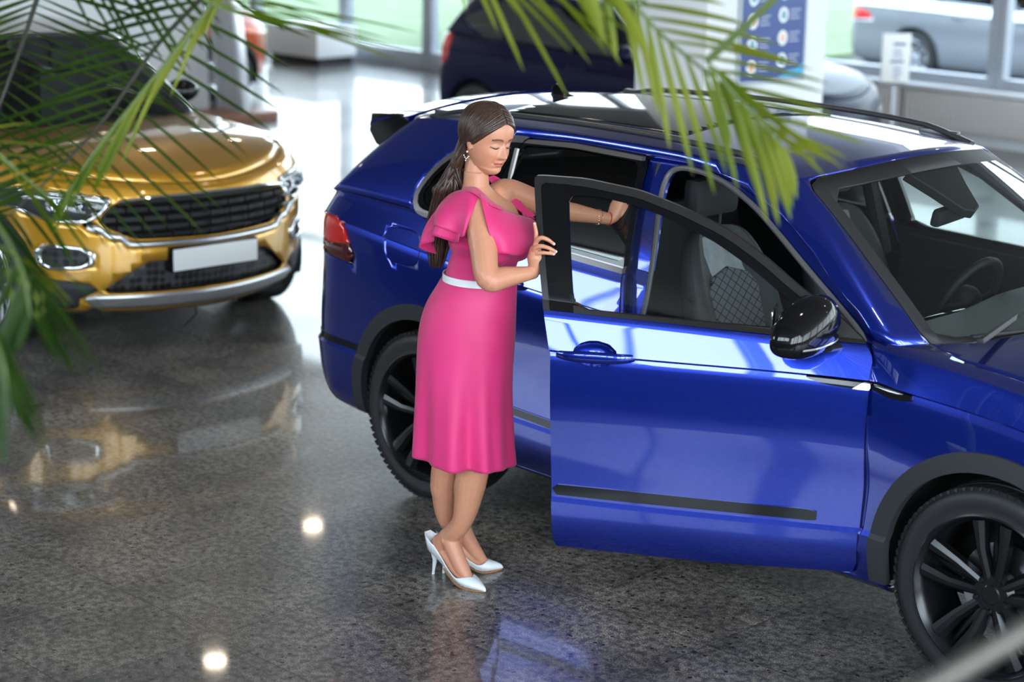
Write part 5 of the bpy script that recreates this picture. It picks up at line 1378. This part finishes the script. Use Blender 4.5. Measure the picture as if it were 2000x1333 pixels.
    for zz in list(np.linspace(-.118, .118, 119))+[.1215, .1245]:
        x1_, x0_, w_ = FX(zz), BX(zz), WX(zz); xm = .012 if zz > -.09 else .03; ring = []
        for k in range(140):
            t = 2*PI*k/140; c_, s_ = math.cos(t), math.sin(t)
            ex = .86 if c_ > 0 else 1.0
            x = xm+((x1_-xm) if c_ > 0 else (xm-x0_))*math.copysign(abs(c_)**(1.0 if c_ < 0 else .92), c_); y = w_*math.copysign(abs(s_)**ex, s_)
            if c_ > 0:
                ay = abs(y); G_ = lambda cy, cz, sy, sz: math.exp(-((ay-cy)/sy)**2-((zz-cz)/sz)**2)
                na = float(np.interp(zz, [-.052, -.047, -.042, -.036, -.030, -.015, 0, .012], [0, .006, .021, .0285, .0270, .018, .0075, 0])); ns = float(np.interp(zz, [-.045, -.034, -.02, .01], [.0095, .0100, .0075, .0065]))
                dx = na*math.exp(-(ay/ns)**2)+.0095*G_(.0125, -.039, .0065, .0068)
                dx += -.0085*G_(.030, .004, .017, .012)+.0070*G_(.031, -.001, .0125, .0085)+.0035*G_(.027, .0215, .018, .006)
                dx += .0045*G_(.040, -.036, .017, .014)-.0022*G_(.027, -.052, .005, .009)
                dx += .0048*G_(0, -.0612, .020, .0036)+.0058*G_(0, -.0722, .017, .0044)-.0035*G_(0, -.0668-.0, .023, .0016)-.0045*G_(.0285, -.0625, .005, .005)+.003*G_(.036, -.058, .008, .009)-.0035*G_(0, -.081, .018, .0045)+.0045*G_(0, -.097, .016, .011)
                x += dx*min(1, c_*2.2)
            ring.append(Hp(x, y, zz))
        rings.append(ring)
    loft_closed(b, rings)
    for s in (-1, 1):
        he((-.004, s*.077, -.006), (.015, .0075, .029)); he((-.010, s*.080, .010), (.014, .006, .014)); he((.000, s*.0775, -.028), (.009, .006, .011))
    limb(b, [wp(932, 378, .0), wp(929, 350, .0), Hp(-.028, 0, -.055)], [.050, .042, .042])
    o = b.build('body', M['skin'], None)
    m = o.modifiers.new('r', 'REMESH'); m.mode = 'VOXEL'; m.voxel_size = .0027; m = o.modifiers.new('s', 'SMOOTH'); m.factor = .5; m.iterations = 2
    dg = bpy.context.evaluated_depsgraph_get(); dg.update(); me = bpy.data.meshes.new_from_object(o.evaluated_get(dg)); me.name = 'body'
    bpy.data.objects.remove(o); me.materials.clear(); me.materials.append(M['skin'])
    me.polygons.foreach_set('use_smooth', [True]*len(me.polygons))
    body = bpy.data.objects.new('body', me); C.objects.link(body); body.location = (0, 0, 0); ch(body)
    n = len(me.vertices); co = np.empty(n*3, np.float32); me.vertices.foreach_get('co', co); co = co.reshape(-1, 3).astype(float)
    Lc = (co-HO)@HR                                   # head-local
    X, Y, Z = Lc[:, 0], Lc[:, 1], Lc[:, 2]; face = (X > .05) & (np.abs(Y) < .06) & (np.abs(Z) < .12)
    col = np.tile(np.array([.62, .275, .165]), (n, 1))
    g = lambda cx_, cz_, sx_, sz_: np.exp(-((np.abs(Y)-cx_)/sx_)**2-((Z-cz_)/sz_)**2)*face
    def blend(mask, c): 
        nonlocal col; col = col*(1-mask[:, None])+np.array(c)*mask[:, None]
    blend(np.clip(g(.040, -.035, .018, .016)*.35, 0, 1), (.62, .22, .13))
    zl = -.0632-.0055*(1-(Y/.024)**2)
    blend(np.clip((np.abs(Y) < .025)*(X > .066)*np.exp(-((Z-zl)/(.0085*np.sqrt(np.clip(1-(Y/.026)**2, .05, 1))))**4)*face*.9, 0, 1), (.52, .115, .095))
    blend(np.clip((np.abs(Y) < .022)*np.exp(-((Z+.0672)/.0011)**2)*face*.9, 0, 1), (.12, .02, .02))
    bz_ = .0205+.004*np.sin(np.clip((np.abs(Y)-.012)/.036, 0, 1)*PI)-.05*np.clip(np.abs(Y)-.040, 0, 1)
    blend(np.clip(((np.abs(Y) > .012) & (np.abs(Y) < .052))*np.exp(-((Z-bz_)/.0034)**2)*face*1.0, 0, 1), (.045, .018, .010))
    blend(np.clip(g(.032, .006, .014, .005)*.45, 0, 1), (.55, .30, .26))
    ez = -.0065-.0035*np.cos(np.clip((np.abs(Y)-.032)/.015, -1, 1)*PI/2)
    blend(np.clip(((np.abs(Y) > .016) & (np.abs(Y) < .050))*np.exp(-((Z-ez)/.0022)**2)*face, 0, 1), (.010, .006, .005))
    for tip in (wp(1044, 436, -.218), wp(1083, 477, -.252), wp(1087, 492, -.254), wp(1083, 497, -.252), wp(1236, 393, .358)):
        blend(np.clip(np.exp(-(np.linalg.norm(co-tip, axis=1)/.0065)**4), 0, 1), (.78, .62, .60))
    ca = me.color_attributes.new('Col', 'FLOAT_COLOR', 'POINT'); ca.data.foreach_set('color', np.concatenate([col, np.ones((n, 1))], 1).astype(np.float32).ravel())
    # lashes
    for s in (-1, 1):
        e = MB(); e.tube([Hp(.079, s*.020, -.005), Hp(.0835, s*.026, -.0085), Hp(.0845, s*.032, -.0098), Hp(.0825, s*.040, -.0085), Hp(.0775, s*.048, -.0050)], [.0006, .0011, .0013, .0012, .0006], seg=6); ch(e.build('eyelashes', M['lash'], None))
    # hair
    h = MB(); rr = random.Random(5); C0 = np.array([-.012, 0, .030]); A_ = np.array([.104, .083, .098])
    def sk(th, ph, k=1.0): # th from top, ph azimuth from front; ellipsoid of the hair surface
        return C0+A_*k*np.array([math.sin(th)*math.cos(ph), math.sin(th)*math.sin(ph), math.cos(th)])
    cap_ = Surf()
    G = np.array([[sk(PI*i/44, 2*PI*k/72, .975) for k in range(73)] for i in range(45)]); cap_.grid(G)
    def keep(P):
        x, y, z = P[:, 0], np.abs(P[:, 1]), P[:, 2]
        hl = np.interp(y, [0, .03, .055, .068, .08], [.072, .068, .052, .030, .0])   # hairline height at the front
        return np.maximum(-(x-.012)*1.0+np.where(z < -.02, -.02, 0), z-hl)
    cc = cap_.cut(keep); cc = Surf([np.array([Hp(*p) for p in f]) for f in cc.F])
    hc = cc.build('hair', M['hair'], None, thick=.004, centre=HO, angle=60); ch(hc)
    tail = [wp(883, 366, .040), wp(876, 388, .05), wp(864, 430, .055), wp(856, 475, .045), wp(853, 522, .04)]
    for i in range(330):
        side = -1 if i % 5 < 3 else 1; u = rr.random()
        # root along the parting, from the forehead to the crown
        th0 = -1.03+1.75*u; root_ = C0+A_*np.array([-math.sin(th0), 0, math.cos(th0)])*1.0; root_ = root_+np.array([0, side*(.002+.004*rr.random()), 0])
        pts = [Hp(*root_)]; k1 = 1.0+.03*rr.random()
        pe = np.array([-.040-.05*u+.01*rr.random(), side*(.078-.045*u*rr.random()), -.030-.04*rr.random()])     # passes behind the ear
        via = np.array([root_[0]*.62, side*.070, .045-.25*max(0, root_[0])+.03*(.5-u)])
        for t in (.2, .4, .6, .8):
            q = (1-t)**2*root_+2*t*(1-t)*via*1.1+t*t*pe; d = (q-C0)/A_; d = d/np.linalg.norm(d)*k1; pts.append(Hp(*(C0+A_*d)))
        d = (pe-C0)/A_; pe = C0+A_*d/np.linalg.norm(d)*k1; pts.append(Hp(*pe))
        pts.append(Hp(-.050-.03*rr.random(), side*(.074-.03*rr.random()), -.105-.03*rr.random()))
        sp_ = np.array([rr.gauss(0, .45), rr.gauss(0, .45)]); endk = rr.uniform(.72, 1.0)
        for j, c in enumerate(tail):
            tt = (j+1)/len(tail)
            if tt > endk+.1: break
            wd = .054-.002*j if j < 2 else .050-.008*(j-2); pts.append(c+RH*np.clip(sp_[0], -1, 1)*wd*(1 if j < 4 else .7)+NH*(np.clip(sp_[1], -1, 1)*wd*.9+(.02 if side > 0 else 0)))
        C_ = catmull(pts, 4); rd = rr.uniform(.0045, .0075); n_ = len(C_)
        h.tube(C_, [rd*(.5+.5*min(1, 6*q/n_))*(1 if q < n_*.8 else max(.12, (n_-q)/(n_*.2))) for q in range(n_)], seg=6)
    hs = h.build('hair_strands', M['hair'], None, angle=0); hs.parent = hc
    # earring, bracelets
    for s in (-1, 1):
        e = MB(); ec = (-.002, s*.083, -.046)
        e.ell(Hp(*ec), (.0038,)*3, seg=10, rings=8)
        for (dx, dz) in ((-.010, -.016), (-.004, -.021), (.003, -.024), (.009, -.019), (.013, -.013), (.003, -.031)): e.ell(Hp(ec[0]+dx, ec[1]+s*.002, ec[2]+dz), (.0026,)*3, seg=8, rings=6)
        ch(e.build('earring', M['pearl'], None))
    def ring_on(c, ax, r, th, name, mt):
        ax = ax/np.linalg.norm(ax); u_ = np.cross(ax, [0, 0, 1]); u_ /= np.linalg.norm(u_); v_ = np.cross(ax, u_); e = MB()
        e.tube([c+u_*r*math.cos(a)+v_*r*math.sin(a) for a in np.linspace(0, 2*PI, 33)], th, seg=8, cap=False); return ch(e.build(name, mt, None))
    ax_ = Lw-Le; ring_on(Le*.02+Lw*.98, ax_, .0245, .0016, 'red_string_bracelet', M['redstring'])
    g_ = ring_on(Le*.20+Lw*.80, ax_, .0285, .0010, 'gold_bracelet', M['gold']); e = MB(); cg = Le*.20+Lw*.80
    for k, dz in enumerate((.012, .0, -.012, -.030)): e.ell(cg-NH*.027+np.array([0, 0, dz*.7]), (.004, .004, .0045), seg=8, rings=6)
    e2 = e.build('bracelet_charms', M['gold'], None); e2.parent = g_
    # dress: skirt
    sk_rows = [(543, 862, 1011, .120, 0), (560, 852, 1010, .128, 0), (590, 834, 1009, .140, 0), (620, 823, 1008, .150, 0), (650, 817, 1007, .157, 0), (690, 814, 1004, .162, .1), (730, 812, 1001, .165, .25), (775, 810, 1000, .17, .5), (820, 808, 1001, .175, .75), (868, 806, 1003, .18, .95), (893, 805, 1005, .182, 1.0)]
    rows = []; N_ = 120
    pxm = lambda u, v: 1/np.linalg.norm(wp(u+1, v, 0)-wp(u, v, 0))
    for (v, l, r, bb, fo) in sk_rows:
        c = wp((l+r)/2, v, .0); a = (r-l)/2/pxm((l+r)/2, v)
        ring = []
        for k in range(N_):
            t = 2*PI*k/N_
            fold = fo*(.10*math.cos(7*t+.6)+.06*math.cos(12*t+2.1+.8*math.sin(t))+.05*math.cos(4*t+1)); side_ = abs(math.cos(t))
            mm = 1+fold*(1-.75*side_**3)
            q = c+RH*a*math.cos(t)*mm+NH*bb*math.sin(t)*mm; q = q+np.array([0, 0, -.018*fo*math.cos(t)])
            ring.append(q)
        ring.append(ring[0]); rows.append(np.array(ring))
    dense = spline_rows(rows, [False]*len(rows), [5]*len(rows))
    sk_ = Surf().grid(dense); skirt = sk_.build('dress', M['pink'], None, thick=.003, centre=wp(905, 700, 0), angle=60); ch(skirt)
    # bodice
    rows = []
    for (c, a, bb, s_) in (((937, 546), .142, .112, .0), ((938, 530), .138, .112, .002), ((941, 512), .137, .114, .006), ((946, 490), .142, .116, .012), ((948, 470), .164, .134, .020), ((948, 448), .170, .128, .018), ((947, 425), .172, .112, .012), ((946, 408), .166, .097, .004)):
        rr_ = ringpts(wp(*c, 0)+fc*s_, lc, fc, a, bb, 72, .95); 
        for q in range(len(rr_)):
            t = 2*PI*q/72
            bust = math.exp(-((math.sin(t)-1)/.35)**2)*0
        rr_.append(rr_[0]); rows.append(np.array(rr_))
    dense = spline_rows(rows, [False]*len(rows), [5]*len(rows))
    # push out over the bust
    bc = [wp(952, 474, 0)+fc*.072+lc*s*.072 for s in (-1, 1)]
    Gd = dense.reshape(-1, 3).copy()
    for c in bc:
        d = Gd-c; r_ = np.linalg.norm(d, axis=1); k_ = r_ < .070; Gd[k_] = c+d[k_]/r_[k_][:, None]*.070
    dense = Gd.reshape(dense.shape)
    def neckline(P):
        q = P-P0; f_ = q@fc; l_ = q@lc; zz = P[:, 2]
        ztop = np.where(f_ > 0, 1.315+.55*np.clip(np.abs(l_+.03)-.0, 0, .14), 1.40)
        return ztop-zz
    bod = Surf().grid(dense).cut(neckline); bo = bod.build('bodice', M['pink'], None, thick=.003, centre=wp(942, 480, 0), angle=60); bo.parent = skirt
    # belt
    e = MB(); rows = []
    for dz in (.013, -.013):
        c = wp(936, 541, 0)+np.array([0, 0, dz]); rr_ = ringpts(c, lc, fc, .147, .118, 72, .95); rows.append(rr_)
    V = rows[0]+rows[1]+[p+(p-wp(936, 541, 0))*np.array([-.03, -.03, 0]) for p in rows[1]]+[p+(p-wp(936, 541, 0))*np.array([-.03, -.03, 0]) for p in rows[0]]
    F = [[j*72+k, j*72+(k+1) % 72, ((j+1) % 4)*72+(k+1) % 72, ((j+1) % 4)*72+k] for j in range(4) for k in range(72)]
    V = [np.array(p)+np.array([0, 0, -.010*float(np.dot(np.array(p)-wp(936, 541, 0), RH))/.15]) for p in V]
    e.add(V, F); be = e.build('white_belt', M['belt'], None); be.parent = skirt
    # flounces: lofts between an attached edge and a free wavy hem
    def flounce(name, A, B, wav, nw, thick=.0022, mid=None, seed=0):
        a = catmull([wp(*p) for p in A], 14); b2 = catmull([wp(*p) for p in B], 14); m_ = min(len(a), len(b2))
        a = [a[int(i*(len(a)-1)/(m_-1))] for i in range(m_)]; b2 = [b2[int(i*(len(b2)-1)/(m_-1))] for i in range(m_)]
        K_ = 14; G = np.zeros((K_+1, m_, 3)); ph = seed
        for j in range(K_+1):
            t = j/K_
            for i in range(m_):
                s_ = i/(m_-1); p = a[i]*(1-t)+b2[i]*t; out = (p-wp(942, 430, 0)); out[2] = 0; out /= np.linalg.norm(out)+1e-9
                bow = .022*math.sin(PI*t)*(1 if mid is None else mid)
                w_ = wav*t**1.3*math.sin(2*PI*nw*s_+ph)
                G[j, i] = p+out*(bow+w_)+np.array([0, 0, .3*w_])
        su = Surf().grid(G); q = su.build(name, M['pink'], None, thick=thick, centre=wp(942, 430, 0), angle=60); q.parent = skirt; return q
    flounce('shoulder_ruffle', [(937, 377, -.155), (920, 372, -.150), (900, 371, -.115), (882, 377, -.06), (870, 386, .0), (866, 392, .07)],
            [(909, 462, -.215), (902, 463, -.215), (880, 453, -.205), (858, 443, -.165), (848, 446, -.09), (850, 450, .06)], .018, 1.9, seed=.5)
    flounce('shoulder_ruffle', [(930, 385, -.150), (910, 380, -.140), (892, 380, -.105), (878, 385, -.05), (868, 392, .01), (866, 398, .07)],
            [(898, 474, -.190), (875, 470, -.185), (850, 462, -.150), (834, 472, -.100), (830, 489, -.04), (846, 494, .05)], .020, 2.6, seed=2.0)
    flounce('front_ruffle', [(938, 380, -.175), (955, 394, -.165), (972, 404, -.145), (992, 412, -.11), (1012, 419, -.06), (1038, 426, .01)],
            [(962, 486, -.245), (972, 494, -.250), (990, 497, -.235), (1014, 499, -.195), (1036, 495, -.125), (1054, 484, -.03)], .009, 2.0, seed=3.2, mid=1.4)
    flounce('front_ruffle', [(937, 377, -.158), (945, 384, -.152), (953, 392, -.150), (960, 402, -.150)],
            [(955, 404, -.175), (960, 430, -.182), (966, 460, -.188), (969, 484, -.190)], .006, 1.2, seed=1.0, mid=.6)
    flounce('shoulder_strap', [(903, 373, -.125), (920, 375, -.165), (938, 386, -.185), (957, 400, -.182), (975, 409, -.165)], [(910, 365, -.07), (930, 366, -.10), (946, 379, -.125), (964, 395, -.130), (984, 406, -.115)], .003, 1, mid=.5)
    # far strap and far ruffle
    flounce('far_strap', [(952, 347, .115), (962, 360, .100), (982, 382, .075), (1006, 404, .050), (1030, 424, .028)],
            [(963, 344, .135), (982, 354, .125), (1002, 376, .105), (1022, 400, .075), (1041, 421, .045)], .006, 1.0, seed=1.4, mid=.5)
    flounce('far_strap', [(960, 350, .125), (975, 362, .11), (994, 380, .09), (1014, 402, .065), (1036, 424, .04)],
            [(970, 346, .15), (986, 360, .14), (1006, 384, .115), (1026, 406, .085), (1046, 428, .055)], .006, 1.4, seed=3.0, mid=.3)
    # shoes
    for i, (ax, sd, Pf) in enumerate(feet):
        S_ = [0, .02, .05, .09, .13, .165, .19, .215, .24, .262, .283, .292]
        zs = np.interp(S_, [0, .02, .05, .09, .13, .165, .19, .215, .24, .292], [.094, .088, .080, .057, .030, .012, .006, .004, .004, .006])
        hw = np.interp(S_, [0, .012, .05, .09, .13, .165, .19, .215, .24, .262, .283, .292], [.016, .027, .031, .030, .033, .038, .040, .037, .029, .019, .009, .003])
        hh = np.interp(S_, [0, .045, .09, .13, .165, .19, .215, .24, .262, .283, .292], [.052, .046, .036, .030, .026, .024, .022, .018, .014, .009, .004])
        th = None
        S_d = np.linspace(0, .292, 49); zs, hw, hh = (np.interp(S_d, S_, q) for q in (zs, hw, hh)); th = np.interp(S_d, [0, .02, .05, .09, .13, .16, .18, .195, .207, .216, .222, .292], [1.9, 1.85, 1.75, 1.6, 1.42, 1.5, 1.75, 2.1, 2.45, 2.8, PI, PI])
        G = np.zeros((49, 25, 3))
        for a_ in range(49):
            for k in range(25):
                q = th[a_]*(k-12)/12; yy = hw[a_]*math.sin(q); zz = hh[a_]*(1-math.cos(q))
                if abs(q) < .9: zz *= .35
                G[a_, k] = Pf(S_d[a_]-(.012 if S_d[a_] < .05 else 0)*(zz/.07), zs[a_]+zz, yy)
        su = Surf().grid(G); su.F.append(G[0][::-1].copy()); sh_ = su.build('high_heel_shoe', M['shoe'], None, thick=.0025, centre=Pf(.13, .05), angle=60); ch(sh_)
        e = MB(); e.tube([Pf(.032, .088), Pf(.030, .06), Pf(.024, .02), Pf(.022, .003)], [(.017, .020), (.009, .010), (.0055, .006), (.005, .0055)], seg=14, up=tuple(ax)); e.tube([Pf(.022, .004), Pf(.022, 0)], .0055, seg=12); q = e.build('stiletto_heel', M['shoe'], None); q.parent = sh_
        e = MB(); V = []; n_ = 13; ss = np.linspace(.10, .288, n_)
        for s_ in ss:
            w_ = float(np.interp(s_, S_d, hw))*.93; z_ = float(np.interp(s_, S_d, zs)); V += [Pf(s_, z_+.001, -w_), Pf(s_, z_+.001, w_), Pf(s_, max(z_-.0035, 0), w_*.96), Pf(s_, max(z_-.0035, 0), -w_*.96)]
        F = [[j*4+k, j*4+(k+1) % 4, (j+1)*4+(k+1) % 4, (j+1)*4+k] for j in range(n_-1) for k in range(4)]+[[3, 2, 1, 0], [(n_-1)*4, (n_-1)*4+1, (n_-1)*4+2, (n_-1)*4+3]]
        e.add(V, F); q = e.build('tan_sole', M['sole'], None); q.parent = sh_
    return root
def skin_mat():
    m, nt, b = nodes('skin'); a = nt.nodes.new('ShaderNodeAttribute'); a.attribute_name = 'Col'
    c = mixc(nt, .12, a.outputs['Color'], noise(nt, 60, 3, out=1), 'OVERLAY'); nt.links.new(c, b.inputs['Base Color'])
    b.inputs['Roughness'].default_value = .42; b.inputs['Subsurface Weight'].default_value = .12; b.inputs['Subsurface Radius'].default_value = (.015, .005, .003); b.inputs['Subsurface Scale'].default_value = 1.0
    b.inputs['Specular IOR Level'].default_value = .5; bump(nt, noise(nt, 220, 2), .08, .001, b); return m
M['skin'] = skin_mat()
def hair_mat():
    m, nt, b = nodes('brown_hair'); t = nt.nodes.new('ShaderNodeTexCoord'); mp = nt.nodes.new('ShaderNodeMapping'); mp.inputs['Scale'].default_value = (60, 60, 6); nt.links.new(t.outputs['Object'], mp.inputs[0])
    nt.links.new(ramp(nt, noise(nt, 3, 4, mp.outputs[0]), [(.3, (.022, .011, .008)), (.6, (.065, .032, .021)), (.8, (.13, .07, .045))]), b.inputs['Base Color']); b.inputs['Roughness'].default_value = .33; return m
M['hair'] = hair_mat()
def pink_mat():
    m, nt, b = nodes('pink_crepe'); nt.links.new(ramp(nt, noise(nt, 4, 3), [(.3, (.66, .022, .15)), (.7, (.74, .032, .19))]), b.inputs['Base Color'])
    b.inputs['Roughness'].default_value = .55; b.inputs['Sheen Weight'].default_value = .15; bump(nt, noise(nt, 14, 4), .25, .004, b); return m
M['pink'] = pink_mat()
M['belt'] = mat('white_belt', (.85, .86, .88), .5)
M['shoe'] = mat('white_patent_leather', (.82, .84, .86), .22, coat=.4)
M['sole'] = mat('tan_sole', (.38, .20, .10), .5)
M['lash'] = mat('lashes', (.008, .006, .005), .6)
M['pearl'] = mat('pearl', (.85, .84, .82), .15, coat=.5)
M['gold'] = mat('gold', (.85, .62, .32), .2, metal=1)
M['redstring'] = mat('red_thread', (.6, .015, .015), .7)
# ---------------------------------------------------------------- every loose piece becomes a part of its own
def split_pieces(names):
    for o in [q for q in C.objects if q.type == 'MESH' and q.name.split('.')[0] in names]:
        me = o.data; n = len(me.vertices); par = list(range(n))
        def root(a):
            while par[a] != a: par[a] = par[par[a]]; a = par[a]
            return a
        for e in me.edges:
            a, b = root(e.vertices[0]), root(e.vertices[1])
            if a != b: par[a] = b
        gs = {}
        for p in me.polygons: gs.setdefault(root(p.vertices[0]), []).append(p)
        if len(gs) < 2: continue
        for ps in gs.values():
            ix = {}; V = []; F = []
            for p in ps:
                f = []
                for v in p.vertices:
                    if v not in ix: ix[v] = len(V); V.append(me.vertices[v].co[:])
                    f.append(ix[v])
                F.append(f)
            q = make(o.name.split('.')[0], V, F, None, None, True, 35, mats=list(me.materials), midx=[p.material_index for p in ps])
            q.parent = o.parent; q.matrix_parent_inverse = o.matrix_parent_inverse; q.matrix_basis = o.matrix_basis
            for m in o.modifiers:
                k = q.modifiers.new(m.name, m.type)
                for a in ('width', 'segments', 'limit_method', 'thickness', 'offset'):
                    if hasattr(m, a):
                        try: setattr(k, a, getattr(m, a))
                        except Exception: pass
        bpy.data.objects.remove(o)
tiguan()
woman()
yellow_car(); other_cars(); furnishings(); palms()
split_pieces({'pillar_cover', 'pillar_trim', 'sun_visor', 'spoiler_fin', 'window_surround', 'rail_foot', 'air_vent', 'cabin_seats', 'window_pillars', 'lamp_fins', 'lug_bolts', 'icon_symbol', 'panel_edge', 'bumper_strip', 'frame_cap', 'window_trim', 'window_frame', 'lens_cover', 'chrome_edge', 'tail_lamp', 'fog_lamp', 'windscreen_border', 'bracelet_charms', 'ruffle', 'reflector_bowl', 'headlamp', 'arch_cladding', 'bumper_cladding', 'grille_bars', 'side_glass'})
